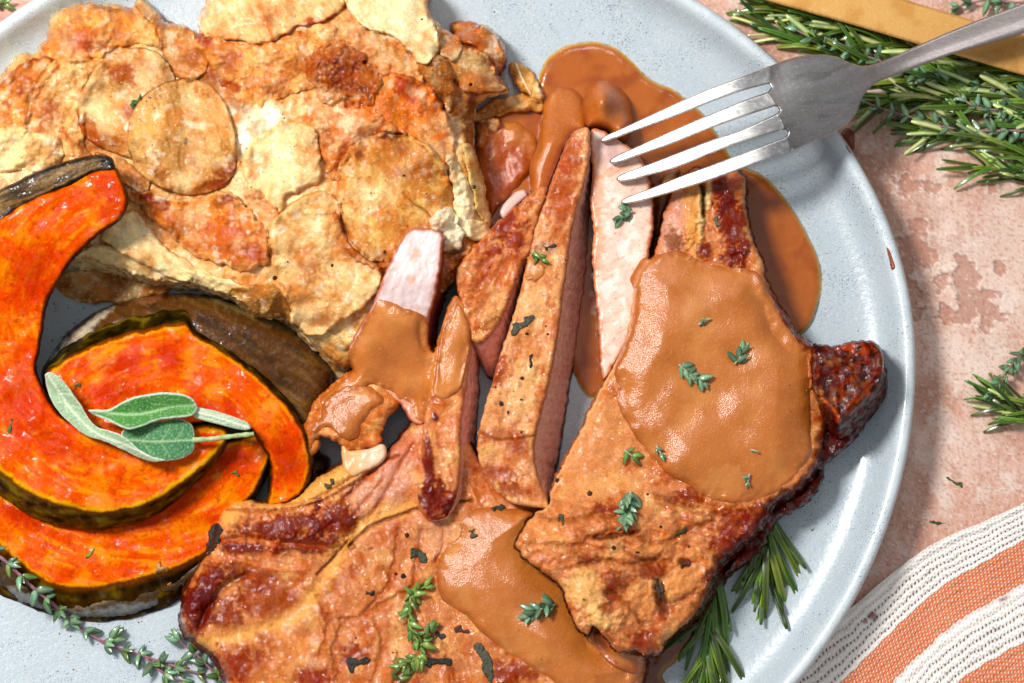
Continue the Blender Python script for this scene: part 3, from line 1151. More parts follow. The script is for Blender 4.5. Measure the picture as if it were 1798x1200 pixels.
def bit(name, label, cat, pts, col, z=2.0, base=None, mat='char', group=None, seed=3, kind=None, er=2.2, g=1.3, col2=None):
    x, y = np.mean(pts, 0)[:2]

    def pt(P):
        P.mot(col2 or '2a2416', 5, -.1, .3, .6, seed)
        P.bump(5, 1.8, 3, seed)
        P.bump(12, 2.0, 2, seed + 5)
    o = piece(name, pts, None, pt, M[mat], drape=(3, z, 4), er=er, ez=z - .2, wig=2.4, ws=7, g=g, base_col=col, ro=.55, seed=seed)
    return tag(o, label, cat, group, kind)


def chip(name, label, cat, x, y, l, w, a, col, **kw):
    a = math.radians(a)
    ca, sa = math.cos(a), math.sin(a)
    jr = random.Random(int(x * 7 + y))
    pts = [(x + ca * u * l / 2 - sa * v * w / 2, y + sa * u * l / 2 + ca * v * w / 2) for u, v in
           [(ux + jr.uniform(-.25, .25), vx + jr.uniform(-.5, .5)) for ux, vx in ((-1, -.3), (-.6, -.9), (.1, -.5), (.7, -1), (1.1, .1), (.6, .8), (-.2, .5), (-.8, 1))]]
    return bit(name, label, cat, pts, col, **kw)


def crumb_field(name, label, items, col, parent=None, seed=0, zoff=.6):
    """tiny flecks nobody could count: one mesh of little uneven lumps"""
    rnd = random.Random(seed)
    V, F, Cc = [], [], []
    for x, y, r in items:
        r = r * .75
        p = W(x, y, H(x, y) + zoff + r * .3)
        b = len(V)
        a0 = rnd.random() * 6
        el = rnd.uniform(.35, 1.2)
        for k in range(5):
            a = a0 + k * 2 * math.pi / 5
            V.append(p + S * r * np.array([math.cos(a) * rnd.uniform(.7, 1.2), math.sin(a) * el, -.35]))
        V.append(p + S * r * np.array([0, 0, .7]))
        V.append(p + S * r * np.array([0, 0, -.8]))
        for k in range(5):
            F.append((b + k, b + (k + 1) % 5, b + 5))
            F.append((b + (k + 1) % 5, b + k, b + 6))
        cc = c(rnd.choice(col)) * rnd.uniform(.7, 1.3)
        Cc += [cc] * 7
    if not V:
        return
    o = link_mesh(name, np.array(V), F, M['char'], parent, None, np.array(Cc), .5, smooth=False)
    if parent is None:
        tag(o, label, None, None, 'stuff')
        o['category'] = 'flecks'
    else:
        o['kind'] = 'stuff'
    return o

# ================================================================== gravy pool on the plate
def p_pool(P):
    P.mix('a5571c', np.full(len(P.X), .0))
    P.mot('9a4a16', 60, -.1, .3, .7, 3)
    P.mot('c67830', 45, .05, .35, .6, 9)
    P.edge('c08a34', 9, .9, .2)
    P.edge('d9c490', 3.5, .7, .1)
    P.bump(60, 2.0, 3, 5)
    P.blobs('8a4416', [(1335, 430, 40, 130, -18), (1150, 400, 60, 70, 0), (1000, 300, 60, 50)], .5, ws=60, soft=.9, grain=0)  # shade beside the meat put into the gravy colour as soft patches


pool = piece('gravy_pool', [(838, 330), (832, 270), (850, 215), (895, 190), (935, 165), (948, 128), (962, 100), (995, 80), (1040, 73), (1082, 84), (1112, 108), (1140, 138), (1190, 163), (1235, 200), (1262, 240), (1292, 285), (1335, 305), (1375, 342), (1412, 400), (1437, 452), (1443, 505), (1430, 555), (1405, 590), (1340, 620), (1200, 620), (1100, 640), (1040, 700), (1000, 640), (960, 520), (900, 440), (850, 400)],
             11, p_pool, M['pool'], er=16, ez=11, zb=0, g=3.2, wig=2, ws=60, wall=False, ro=.2, base_col='b9692a')
tag(pool, 'brown gravy pooled on the plate round the bone end of the upper chop', 'gravy')


def p_pool2(P):
    P.mot('7a3a16', 40, -.1, .3, .6, 3)
    P.edge('a08048', 12, .8, .3)
    P.bump(40, 2, 3, 5)


pl2 = piece('gravy_pool', [(1090, 1100), (1150, 1120), (1200, 1090), (1232, 1090), (1222, 1120), (1190, 1160), (1165, 1185), (1175, 1210), (1180, 1240), (1120, 1260), (1060, 1230), (1060, 1150)],
            7, p_pool2, M['pool'], er=12, ez=7, zb=0, g=3, wig=3, ws=30, wall=False, ro=.2, base_col='8a4a20')
tag(pl2, 'thin dark gravy pool on the plate beside the rosemary at the bottom', 'gravy')
p3l = piece('gravy_smear', [(1500, 235), (1490, 225), (1478, 232), (1482, 250), (1492, 270), (1500, 262)], None, None, M['pool'], drape=(3, 2), er=4, ez=2.4, g=1.8, wig=1, base_col='8a4422')
tag(p3l, 'brown gravy smear on the plate rim under the fork head', 'gravy smear')


# ================================================================== potato gratin
gr = thing('potato_gratin', 'golden baked potato gratin with browned cheese and stacked slices at upper left', 'gratin', 430, 280)


ZONES = [(110, 62, 34, 24), (40, 150, 40, 30, -40), (88, 190, 24, 40), (200, 60, 40, 16), (395, 110, 40, 50), (520, 115, 50, 30), (470, 150, 40, 20), (470, 30, 30, 16),
         (560, 240, 26, 40), (625, 260, 20, 40), (660, 460, 50, 16, 20), (600, 420, 20, 50), (540, 470, 26, 40), (560, 560, 40, 16, -30), (700, 300, 50, 24), (740, 400, 40, 20), (150, 250, 40, 24), (330, 100, 30, 26), (300, 395, 60, 26, 20), (440, 440, 40, 24), (620, 120, 90, 70), (820, 70, 40, 20), (850, 140, 30, 14)]


def caramel(P):
    P.mot('faecc4', 75, .05, .26, .36, 900)
    P.mot('dc923c', 60, .03, .26, .45, 905)
    P.mot('fff8e8', 26, .16, .34, .4, 911)
    P.blobs('c97a30', ZONES, .34, soft=.8, warp=1.2, ws=26, grain=.7, seed=61)
    P.blobs('a4561a', [(z[0] + 6, z[1] + 4, z[2] * .5, z[3] * .5) for z in ZONES], .4, soft=.7, warp=1.3, ws=14, grain=1.0, seed=63)


def more(pf, *ops):
    def f(P):
        pf(P)
        for o in ops:
            o(P)
    return f


def cheese(base='ecc490', seed=0, brown=.5, cells=1.6, pale=.4):
    def f(P):
        P.mix(base, np.ones(len(P.X)))
        P.mot('f8e6c0', 55, -.02, .25, pale, seed + 1)
        P.mot('d98a3c', 38, -.02, .22, brown, seed + 2)
        P.mot('c4651c', 22, .08, .3, brown, seed + 3, o=5)
        P.mot('9a3c12', 13, .24, .42, brown * .6, seed + 5, o=5)
        P.mot('fff0cc', 7, .16, .36, .45, seed + 8)
        P.cells(9, cells, seed)
        P.bump(38, 13, 3, seed + 4)
        P.bump(11, 2.2, 3, seed + 6)
        P.R[:] = .27
    return f


def spud(base='dcae6e', seed=0, rim='8a4a1c', rimw=3.2, brown=.35, lin=30, fib=.5):
    def f(P):
        P.mix(base, np.ones(len(P.X)))
        P.mot('edd0a2', 60, -.02, .3, .5, seed)
        P.mot('c9823c', 26, .0, .3, brown, seed + 1)
        P.mot('b4601e', 16, .12, .34, brown * .8, seed + 11, o=5)
        P.mot('f4dcae', 6, .12, .3, .5, seed + 2)
        P.mot('a8743a', 9, .12, .3, fib * .6, seed + 7, rot=(lin, 4))
        P.bump(9, 1.6, 3, seed + 3, rot=(lin, 4))
        P.bump(50, 9, 2, seed + 4)
        P.bump(7, .9, 2, seed + 6)
        P.edge(rim, rimw, 1, .5, seed, side=lambda X, Y: .25 + .75 * sm(-.2, .15, fbm(X / 40, Y / 40, 2, seed + 90)))
        P.mix(rim, (P.T > .05) * .5)
        P.R[:] = .30
    return f


def gz(X, Y):
    """height of the gratin body"""
    z = 92 + 0 * X
    z = z + 42 * sm(330, 420, X) * sm(640, 470, Y) + 14 * np.exp(-((X - 620) / 150) ** 2 - ((Y - 200) / 160) ** 2)
    z = z - 50 * sm(730, 880, X)
    z = z - 30 * sm(60, -10, Y)
    z = z + 24 * fbm(X / 100, Y / 100, 3, 77)
    return z


def p_body(P):
    cheese('e8bd7c', 40, .55)(P)
    P.blobs('fffbe8', [(448, 240, 34, 46, 10), (455, 290, 26, 40, -10), (470, 210, 30, 24)], .95, warp=.5, ro=.3)
    P.blobs('f8e8c4', [(500, 300, 60, 60), (480, 350, 40, 30), (420, 340, 20, 30), (330, 470, 70, 20, 20), (440, 190, 30, 20)], .7)
    P.blobs('fff6e0', [(270, 470, 60, 14, 15), (400, 505, 50, 12, 15), (835, 330, 12, 60, 10)], .6)
    P.blobs('7a3512', [(795, 190, 34, 60, 20), (830, 230, 18, 60), (790, 440, 90, 30, 10), (700, 470, 60, 24, 10)], .7)
    P.blobs('a0501e', [(395, 150, 30, 60, -30), (340, 90, 30, 40), (350, 130, 25, 30)], .6)
    P.blobs('b8441a', [(600, 130, 75, 50, 25)], .55)
    # side layers: pale slices with darker gaps
    w = P.wall
    lay = .5 + .5 * np.sin(P.T * 22 + 2 * fbm(P.X / 30, P.Y / 30, 3, 2))
    P.mix('f0ddb0', w * .9)
    P.mix('c89c5c', w * sm(.55, .9, lay) * .8)
    P.mix('8a5a28', w * sm(.85, 1.0, lay) * .6)


body_pts = [(-60, 170, -6, 0), (0, 142, -6, 0), (36, 97, -4, 0), (62, 95), (80, 70), (94, 30), (125, 13), (160, 6), (200, 9), (232, 14), (245, -2), (262, 8), (283, 34), (300, 41), (335, 52), (352, 60), (350, 30), (372, 0), (400, -40), (620, -45), (745, -30), (752, 20), (775, 50), (800, 62), (845, 45), (882, 75), (886, 110), (872, 130), (892, 158), (855, 172), (835, 190), (830, 240), (838, 290), (852, 340), (862, 400), (850, 450), (800, 490), (740, 540), (690, 570), (640, 610), (610, 640, 0, 10), (570, 620, 0, 20), (535, 585, 0, 25),
            (500, 560, 0, 10), (455, 556, 0, 6), (400, 518, 0, 12), (330, 498, 0, 12), (270, 492, 0, 12), (200, 468, -4, 14), (140, 452, -8, 10), (60, 440), (-60, 430)]
piece('potato_layers', body_pts, gz, lambda P: (p_body(P), caramel(P)), M['cheese'], gr, zb=0, er=26, ez=24, ep=1.8, wig=5, ws=24, seed=5, wn=4, g=3, base_col='e8bd7c')


def gpiece(name, pts, t, pf, seed=1, er=None, wig=5, ws=22, mat='potato', dr=14, ez=None, z=None, g=2.3, bl=24, wn=1.5):
    cr = name == 'cheese_crust'
    t = t * (1.15 if cr else 1.45)
    return piece(name, pts, z, more(pf, caramel), M[mat], gr, drape=(dr, t, bl), melt=(t * .9 if cr else t * .5), ep=(1.6 if cr else 2.), er=(er or (22 if cr else 7)), ez=(t * (.85 if cr else .6) if ez is None else ez), wig=wig, ws=ws, seed=seed, g=g, wn=wn)


# pale lower layers at the front
gpiece('potato_slice', [(97, 500), (112, 480), (150, 474), (220, 478), (300, 498), (292, 514), (240, 528), (190, 533), (140, 530), (112, 518)], 9, spud('b07c3e', 61, 'd09444', 5, .3, 100), 61, mat='potato', dr=8)
gpiece('potato_slice', [(118, 470), (135, 445), (180, 430), (250, 440), (320, 470), (400, 505), (430, 530), (400, 524), (330, 505), (270, 500), (190, 478)], 9, spud('ecd6a8', 62, 'c89c5c', 3, .2), 62)
gpiece('potato_slice', [(180, 420), (200, 385), (240, 372), (262, 400), (300, 440), (370, 480), (440, 500), (490, 512), (460, 556), (430, 536), (370, 510), (310, 492), (240, 460)], 12, spud('f2e0b4', 63, 'd4a860', 3, .15), 63)
gpiece('potato_slice', [(400, 512), (440, 500), (478, 500), (500, 520), (512, 560), (508, 590), (470, 574), (430, 545)], 6, spud('b98c54', 64, 'e6cc96', 3, .2), 64)
gpiece('potato_slice', [(0, 300), (60, 296), (95, 320), (60, 345), (0, 380), (-50, 400), (-60, 320)], 8, spud('f0d9b4', 65, 'f8e8c8', 3, .15), 65)
gpiece('potato_lump', [(535, 590), (560, 578), (600, 590), (632, 600), (640, 640), (620, 660), (590, 668), (560, 650), (540, 620)], 10, more(spud('cfae74', 66, 'f0e4c0', 5, .2), lambda P: P.blobs('f6eedc', [(540, 600, 12, 20, -20)], .9)), 66, er=12)
# orange-browned slice
gpiece('potato_slice', [(215, 320), (255, 335), (330, 350), (400, 338), (432, 362), (462, 395), (474, 432), (470, 462), (438, 472), (400, 468), (350, 452), (312, 425), (280, 395), (250, 370)], 13,
       more(cheese('e09c50', 67, .95, 2.4, .1), lambda P: P.blobs('8a3206', [(272, 355, 20, 26, -20), (395, 350, 30, 10, -20, .7), (255, 345, 12, 12)], .85, grain=.5, ro=.25),
            lambda P: P.blobs('d06a20', [(380, 420, 70, 30, 20), (440, 440, 30, 25)], .55), lambda P: P.edge('f0d8a4', 6, .6, 1.5)), 67, mat='cheese', wig=8)
# left browned cheese and slices
gpiece('cheese_crust', [(82, 78), (96, 34), (128, 18), (170, 10), (205, 12), (245, 22), (270, 35), (280, 60), (278, 84), (240, 78), (205, 84), (170, 104), (130, 110), (85, 104), (62, 108)], 14,
       more(cheese('edb766', 71, .6, 2.2), lambda P: P.blobs('c85a18', [(150, 70, 26, 20, 30), (140, 85, 20, 12)], .6), lambda P: P.blobs('b87a42', [(180, 12, 70, 8, 6)], .8)), 71, mat='cheese', wig=8)
gpiece('potato_slice', [(236, 12), (244, -4), (258, 2), (276, 20), (290, 34), (282, 52), (268, 40), (250, 26)], 12, spud('c89058', 72, '8a5a2c', 4), 72)
gpiece('potato_slice', [(275, 46), (300, 40), (335, 52), (362, 70), (365, 110), (350, 138), (318, 140), (300, 118), (282, 90)], 8, spud('cf9452', 73, 'a8602c', 4, .6), 73)
gpiece('potato_slice', [(-40, 200), (0, 150), (40, 112), (85, 100), (100, 120), (70, 160), (50, 215), (30, 250), (-40, 270)], 9, more(cheese('e8a858', 74, .8), lambda P: P.edge('9c3410', 7, .8, .8)), 74, mat='cheese')
gpiece('potato_slice', [(42, 215), (55, 160), (80, 118), (120, 100), (165, 105), (188, 118), (168, 150), (150, 200), (150, 255), (165, 285), (120, 290), (70, 270), (40, 250)], 11,
       more(cheese('ecc283', 75, .55, 1.4), lambda P: P.line([(44, 218), (52, 175), (66, 140), (80, 120)], 3, '8a5428', .8, -3), lambda P: P.blobs('c4702c', [(88, 185, 12, 14), (75, 210, 16, 20)], .6)), 75, mat='cheese')
gpiece('cheese_crust', [(-40, 240), (20, 222), (60, 232), (100, 240), (112, 270), (90, 298), (40, 300), (-40, 300)], 10, cheese('f2d6a0', 76, .25, 2.4), 76, mat='cheese', er=12)
gpiece('potato_slice', [(137, 205), (143, 160), (165, 120), (200, 90), (240, 83), (280, 95), (305, 128), (312, 170), (320, 230), (300, 290), (250, 285), (195, 268), (158, 250), (142, 228)], 10,
       more(spud('deb078', 77, '7a3a1c', 3.4, .35, 40), lambda P: P.blobs('b85c12', [(215, 128, 24, 22, 30), (160, 232, 24, 30, -30), (222, 200, 14, 16), (190, 250, 20, 14)], .75, grain=.4),
            lambda P: P.blobs('f6dea4', [(180, 190, 26, 30)], .5)), 77, mat='potato', wig=2)
gpiece('potato_slice', [(165, 270), (200, 275), (232, 288), (262, 320), (258, 338), (225, 330), (198, 305)], 6, spud('c98c50', 78, 'a05a2a', 3, .5), 78)
gpiece('potato_slice', [(224, 240), (230, 200), (258, 163), (298, 143), (340, 139), (380, 160), (404, 200), (416, 250), (412, 300), (384, 332), (332, 342), (282, 331), (246, 305), (228, 272)], 12,
       more(spud('d3a66a', 79, '8a4a28', 3.0, .35, 75, .9), lambda P: P.blobs('9c440c', [(395, 300, 26, 18, -40), (372, 325, 22, 10, -20), (282, 305, 16, 8, 30, .6)], .75, grain=.5),
            lambda P: P.blobs('5e2408', [(326, 248, 4, 6)], 1, warp=.1), lambda P: P.blobs('ecc47c', [(260, 220, 26, 50, 20)], .5)), 79, dr=18, bl=30, wig=2)

# middle block: slices and crust
gpiece('potato_slice', [(790, 45), (815, 36), (850, 46), (880, 72), (888, 100), (880, 132), (860, 110), (835, 85), (800, 66)], 14, more(spud('cd8440', 81, 'a85010', 6, .7), lambda P: P.blobs('e8d8cc', [(868, 75, 7, 12)], .7)), 81)
gpiece('potato_slice', [(752, 108), (775, 96), (800, 84), (845, 88), (868, 112), (878, 140), (892, 158), (850, 166), (815, 160), (795, 140), (770, 135)], 12, more(spud('d09a5e', 82, 'a8481a', 4, .4), lambda P: P.blobs('8a3c0c', [(845, 160, 50, 8, 3)], .8)), 82)
gpiece('potato_slice', [(757, 35), (780, 55), (800, 66), (812, 86), (795, 108), (775, 96), (765, 62)], 10, spud('c9a07c', 83, 'e0c8a0', 4, .3), 83)
gpiece('potato_slice', [(735, 118), (765, 100), (785, 108), (798, 140), (797, 168), (790, 196), (772, 178), (752, 150)], 13, spud('b67a3a', 84, 'd8a868', 3, .3), 84)
gpiece('potato_slice', [(350, 62), (360, 20), (375, -30), (560, -35), (604, -20), (606, 12), (570, 38), (530, 46), (500, 62), (470, 76), (400, 72)], 12,
       more(spud('efcb98', 85, 'd87a28', 3.5, .35, 60, .4), lambda P: P.line([(455, 10), (470, 45), (480, 74)], 5, 'e08a38', .8, 2), lambda P: P.blobs('c0440c', [(545, 40, 18, 9, -20), (515, 60, 26, 7, -25)], .7)), 85, dr=20)
gpiece('cheese_crust', [(335, 56), (352, 55), (400, 74), (470, 78), (500, 66), (540, 48), (580, 45), (592, 70), (600, 110), (560, 150), (500, 170), (440, 190), (400, 160), (372, 120), (350, 88)], 10,
       more(cheese('f0c078', 86, .6, 2.2), lambda P: P.blobs('a83408', [(360, 72, 20, 12, 40), (403, 152, 22, 10, 10), (345, 62, 10, 6)], .85, grain=.4, ro=.22), lambda P: P.line([(395, 75), (440, 76), (478, 72)], 4, 'e07c28', .8, 2),
            lambda P: P.line([(478, 78), (484, 100)], 5, 'f4c880', .8, 4), lambda P: P.blobs('d87020', [(405, 105, 12, 22)], .6)), 86, mat='cheese', wig=8)
gpiece('potato_slice', [(608, -10), (640, -40), (748, -40), (752, 20), (768, 60), (770, 92), (750, 112), (735, 114), (718, 92), (690, 66), (645, 50), (620, 34)], 14,
       more(spud('f8e8c4', 87, 'e8c07c', 4, .15, 30, .3), lambda P: P.mot('fff4cc', 30, 0, .3, .6, 5)), 87, dr=20)
gpiece('cheese_crust', [(600, 45), (625, 42), (665, 60), (705, 84), (730, 112), (745, 150), (735, 160), (700, 135), (665, 130), (640, 110), (610, 90)], 10, cheese('e8bc84', 88, .4, 2), 88, mat='cheese')
gpiece('potato_slice', [(640, 185), (655, 150), (680, 132), (715, 132), (748, 148), (775, 182), (794, 225), (798, 262), (790, 300), (768, 300), (745, 260), (710, 238), (670, 232), (648, 215)], 14,
       more(spud('e88a34', 89, 'c45e14', 4, .7, 45, .3), lambda P: P.mot('ffb050', 26, 0, .25, .6, 7), lambda P: P.blobs('c04408', [(715, 160, 28, 16, 30), (700, 150, 20, 14)], .7, grain=.5), lambda P: P.blobs('eeb870', [(668, 145, 26, 16)], .8)), 89, dr=20)
gpiece('cheese_crust', [(545, 95), (570, 78), (605, 72), (640, 95), (668, 128), (672, 150), (650, 185), (600, 195), (565, 180), (540, 150), (535, 120)], 11,
       lambda P: (cheese('d88a3c', 90, .9, 3.4)(P), P.blobs('7a2c04', [(600, 125, 52, 44, 30)], .9, soft=.6, grain=.9, ro=.2), P.blobs('401008', [(637, 155, 10, 8), (590, 110, 8, 6), (608, 170, 10, 6)], .9),
                  P.mot('e8a060', 6, .16, .32, .8, 44), P.cells(7, 3.5, 9)), 90, mat='cheese', wig=8)
gpiece('cheese_crust', [(560, 185), (610, 190), (650, 195), (700, 225), (672, 240), (630, 255), (605, 285), (592, 320), (570, 300), (555, 260), (545, 220)], 11,
       more(cheese('e8a868', 91, .7, 2), lambda P: P.line([(650, 195), (622, 230), (604, 262), (598, 290)], 8, 'd07a3c', .7), lambda P: P.blobs('fae6c8', [(612, 218, 22, 18, 20), (635, 240, 20, 8, -30)], .6)), 91, mat='cheese', wig=8)
gpiece('potato_slice', [(428, 268), (452, 238), (500, 214), (548, 222), (558, 255), (563, 300), (556, 322), (536, 328), (520, 340), (502, 344), (494, 374), (468, 354), (440, 346), (430, 310)], 12,
       more(spud('f4dcac', 92, 'e8c07c', 4, .25, 45, .2), lambda P: P.mot('f8e6b0', 20, 0, .3, .7, 5)), 92, mat='cheese', wig=5, dr=18)
gpiece('cheese_crust', [(430, 345), (450, 330), (470, 352), (492, 378), (500, 420), (490, 470), (476, 466), (472, 420), (455, 380)], 8, cheese('eab27c', 93, .3, 1), 93, mat='cheese')
gpiece('potato_slice', [(470, 400), (490, 375), (520, 352), (560, 335), (592, 350), (605, 410), (640, 450), (668, 470), (672, 500), (645, 535), (600, 565), (565, 590), (528, 588), (511, 580), (508, 545), (494, 505), (480, 455)], 13,
       more(spud('ecc488', 94, 'd89a48', 4, .3, 30, .3), lambda P: P.mot('f6e2b4', 34, 0, .3, .6, 8), lambda P: P.mot('d8923c', 42, .05, .3, .6, 18), lambda P: P.bump(40, 8, 3, 9)), 94, wig=5, dr=18, mat='cheese')
gpiece('cheese_crust', [(585, 370), (600, 380), (615, 420), (660, 455), (700, 462), (690, 478), (655, 474), (620, 450), (596, 420)], 8, more(cheese('d88c44', 95, .9, 2), lambda P: P.mot('a84c18', 10, .05, .3, .7, 4)), 95, mat='cheese', wig=8)
gpiece('potato_slice', [(592, 335), (594, 295), (612, 262), (642, 242), (682, 234), (735, 245), (766, 268), (788, 312), (796, 355), (786, 395), (750, 428), (700, 455), (655, 458), (618, 430), (600, 385)], 13,
       more(spud('dca258', 96, 'c07a3c', 4, .45, 60, .3), lambda P: P.mot('f2d08c', 36, -.02, .22, .75, 3), lambda P: P.blobs('6e2c08', [(629, 272, 7, 8), (685, 240, 20, 10, .8)], .85, grain=.5), lambda P: P.blobs('a85020', [(700, 258, 40, 16, 20), (745, 290, 16, 24)], .5, grain=.6),
            lambda P: P.line([(708, 340), (730, 360), (755, 378), (765, 400)], 2.4, '9a5c24', .7, -3), lambda P: P.edge('e4c4a0', 2.2, .5, .3)), 96, dr=20, bl=30, wig=3)
# layered right side of the block
gpiece('cream_lump', [(786, 275), (800, 284), (822, 325), (832, 372), (836, 408), (815, 412), (800, 385), (796, 350), (790, 305)], 10, more(cheese('f2e2bc', 97, .1, 2.6), lambda P: P.bump(12, 5, 3, 3)), 97, mat='cheese', dr=6, wig=8)
gpiece('potato_slice', [(812, 255), (828, 258), (845, 300), (856, 350), (860, 392), (846, 388), (832, 345), (820, 300)], 11, spud('dcc080', 98, 'f2dca4', 3, .2, 80), 98, dr=6)
gpiece('cream_lump', [(768, 372), (790, 362), (800, 380), (812, 410), (806, 436), (780, 440), (764, 430), (758, 400)], 12, more(cheese('f6ead0', 99, .1, 3), lambda P: P.bump(12, 6, 3, 4)), 99, mat='cheese', dr=6, wig=8)
gpiece('cream_lump', [(820, 385), (845, 388), (862, 404), (858, 418), (838, 424), (822, 412)], 10, cheese('efdcaa', 100, .1, 3), 100, mat='cheese', dr=6, wig=3)
gpiece('cheese_crust', [(690, 455), (740, 440), (800, 445), (838, 430), (850, 448), (815, 478), (790, 520), (765, 560), (735, 560), (700, 530), (680, 500)], 8, more(cheese('b06c34', 102, .9, 2.6, .1), lambda P: P.mot('7a3414', 20, 0, .3, .7, 3)), 102, mat='cheese', wig=5)
# strands of potato and onion at the right end
for q, (pp, cc) in enumerate([([(892, 118), (905, 108), (925, 118), (948, 150), (955, 172), (940, 178), (915, 158), (898, 140)], 'ecb868'),
                              ([(835, 196), (870, 176), (915, 166), (952, 178), (950, 196), (905, 196), (868, 208), (840, 216)], 'dba860'),
                              ([(838, 214), (862, 206), (880, 214), (868, 240), (850, 262), (838, 256)], 'c47c3c')]):
    gpiece('potato_strand', pp, 17, more(spud(cc, 105 + q, 'c48a48', 3, .4), lambda P: P.bump(10, 5, 3, 4)), 105 + q, dr=6, mat='cheese')
for q, (pts, col) in enumerate([([(905, 112, 22), (912, 128, 28), (922, 148, 26), (932, 166, 22)], 'f6dca0'), ([(560, 215, 152), (558, 245, 150), (562, 280, 148)], 'e8b878')]):
    tube('potato_strand', pts, 2.6, 1.6, SM, col, gr)

# ================================================================== squash
def polar(cx, cy, sx=1., ry=1.):
    def f(P):
        r = np.hypot(P.X - cx, (P.Y - cy) * ry)
        a = np.arctan2((P.Y - cy) * ry, P.X - cx)
        return a * 180, r
    return f


def flesh(cx, cy, seed, rim='f0b028', skinc='50381c', rimw=11, red=None, rimside=None, ry=1., th=60):
    def f(P):
        P.mix('f06a08', np.ones(len(P.X)))
        uv = polar(cx, cy, 1, ry)(P)
        P.mot('e04804', 60, -.1, .25, .6, seed)
        P.mot('e85a06', 22, -.05, .3, .5, seed + 31, uv=(uv[0] / 3, uv[1]))
        P.mot('f5921a', 50, .0, .26, .75, seed + 1)
        P.mot('f8a83c', 13, .08, .34, .6, seed + 2, uv=(uv[0] / 3.2, uv[1]))
        P.mot('c84004', 11, .14, .36, .45, seed + 3, uv=(uv[0], uv[1] / 2.6))
        P.mot('fbb040', 6, .2, .38, .4, seed + 4)
        if red:
            P.blobs('d63600', red, .6, ws=30, soft=.7)
            P.blobs('b83000', red, .25, ws=16, soft=.4)
        P.edge(rim, rimw, .85, .7, seed, side=rimside)
        P.edge('6a2a06', 3.2, .8, 1.2, seed + 41)
        P.mot('a83a04', 9, .16, .36, .5, seed + 33)
        P.bump(30, 3.6, 4, seed + 5, uv=(uv[0] / 2.2, uv[1]))
        P.bump(9, 1.0, 3, seed + 6, uv=(uv[0] / 3.5, uv[1]))
        P.bump(60, 6, 2, seed + 7)
        P.R[:] = .27
        w = P.wall
        dk = sm(.02, .10, P.T)
        P.mix(skinc, w * dk)
        n = fbm(P.s / 40, P.T * 3, 4, seed + 9)
        P.mix('a08a62', w * dk * sm(.05, .35, n) * .55)
        P.mix('17100a', w * dk * sm(.0, -.3, n) * .8)
        P.R = np.where(w, .38, P.R)
    return f


def skinpaint(seed, base='4a3520', hi='8a7048', dark='120c08', ang=30):
    def f(P):
        P.mix(base, np.ones(len(P.X)))
        P.mot(hi, 26, .0, .32, .6, seed, rot=(ang, 5))
        P.mot('2c1c10', 30, 0, .3, .7, seed + 1, rot=(ang, 3))
        P.mot('6b4c28', 12, .1, .35, .6, seed + 2)
        P.edge(dark, 9, .85, .9, seed)
        P.bump(40, 5, 3, seed, rot=(ang, 4))
        P.bump(10, 1.3, 3, seed + 4, rot=(ang, 3))
        P.R[:] = .27
    return f


# bottom wedge
sq1 = thing('squash_wedge', 'roasted orange squash wedge lowest on the plate, curved along the bottom left', 'squash', 240, 950)
fC = piece('flesh', [(-60, 830), (0, 868), (40, 890), (90, 905), (200, 900), (270, 880), (330, 845), (390, 782), (425, 770), (466, 764), (474, 790), (466, 822), (440, 872), (400, 905), (388, 935), (375, 955, 0, 25), (355, 975, -2, 48), (300, 1000, 0, 62), (230, 1021, 0, 66), (150, 1033, 0, 58), (95, 1026, 0, 54), (50, 1000, -6, 62), (0, 958, -10, 80), (-60, 900, -20, 90)],
           lambda X, Y: 56 + 20 * sm(960, 800, Y) + 0 * X, flesh(240, 640, 120, rim='f2a424', rimw=9, red=[(180, 905, 150, 16, 3), (400, 800, 40, 30), (30, 900, 40, 14, 30), (330, 870, 40, 20, -40)]), M['squash'], sq1, zb=3, er=7, ez=5, wig=3, ws=40, seed=7, bulge=9, g=2.8)
tag(piece('skin', [(-60, 905), (0, 965), (50, 1008), (96, 1033), (150, 1040), (232, 1028), (302, 1006), (350, 982), (368, 985), (345, 1022), (300, 1052), (230, 1080), (140, 1085), (60, 1066), (0, 1030), (-60, 970)], lambda X, Y: 30 + 26 * sm(1085, 1010, Y + .25 * np.abs(X - 180)), more(skinpaint(130, '4c3620', '9a8a6a', ang=-5), lambda P: P.blobs('8e9392', [(230, 1070, 110, 10, -6), (40, 1050, 40, 8, 25)], .55)), M['skin'], sq1, zb=3, er=26, ez=24, wig=2, seed=9, bulge=3), 'dark brown squash skin')

# dark wedge lying skin side up
sqd = thing('squash_wedge', 'squash wedge lying with its dark brown roasted skin up between gratin and chop', 'squash', 450, 620)
piece('skin', [(78, 650), (100, 610), (130, 575), (180, 543), (250, 522), (330, 516), (400, 528), (480, 556), (545, 605), (584, 650), (580, 690), (560, 730), (560, 790), (580, 810), (560, 850), (520, 868), (500, 800), (470, 740), (400, 690), (300, 650), (200, 640), (110, 670)],
      lambda X, Y: 54 + 36 * np.exp(-((X - 330) / 170) ** 2 - ((Y - 620) / 90) ** 2) + 0 * X, more(skinpaint(140, '54300e', '7c561e', ang=32),
      lambda P: P.blobs('7e6a3a', [(440, 548, 90, 10, 22)], .7), lambda P: P.blobs('b8a890', [(130, 600, 50, 9, -38), (150, 575, 50, 6, -35)], .7),
      lambda P: P.blobs('0e0a08', [(385, 625, 60, 11, 34), (440, 670, 50, 9, 44), (560, 790, 30, 50)], .85),
      lambda P: P.blobs('9a5a34', [(345, 510, 50, 8), (255, 528, 30, 6, -10)], .5)), M['skin'], sqd, zb=1, er=34, ez=44, ep=2.0, wig=2, seed=11, g=3)

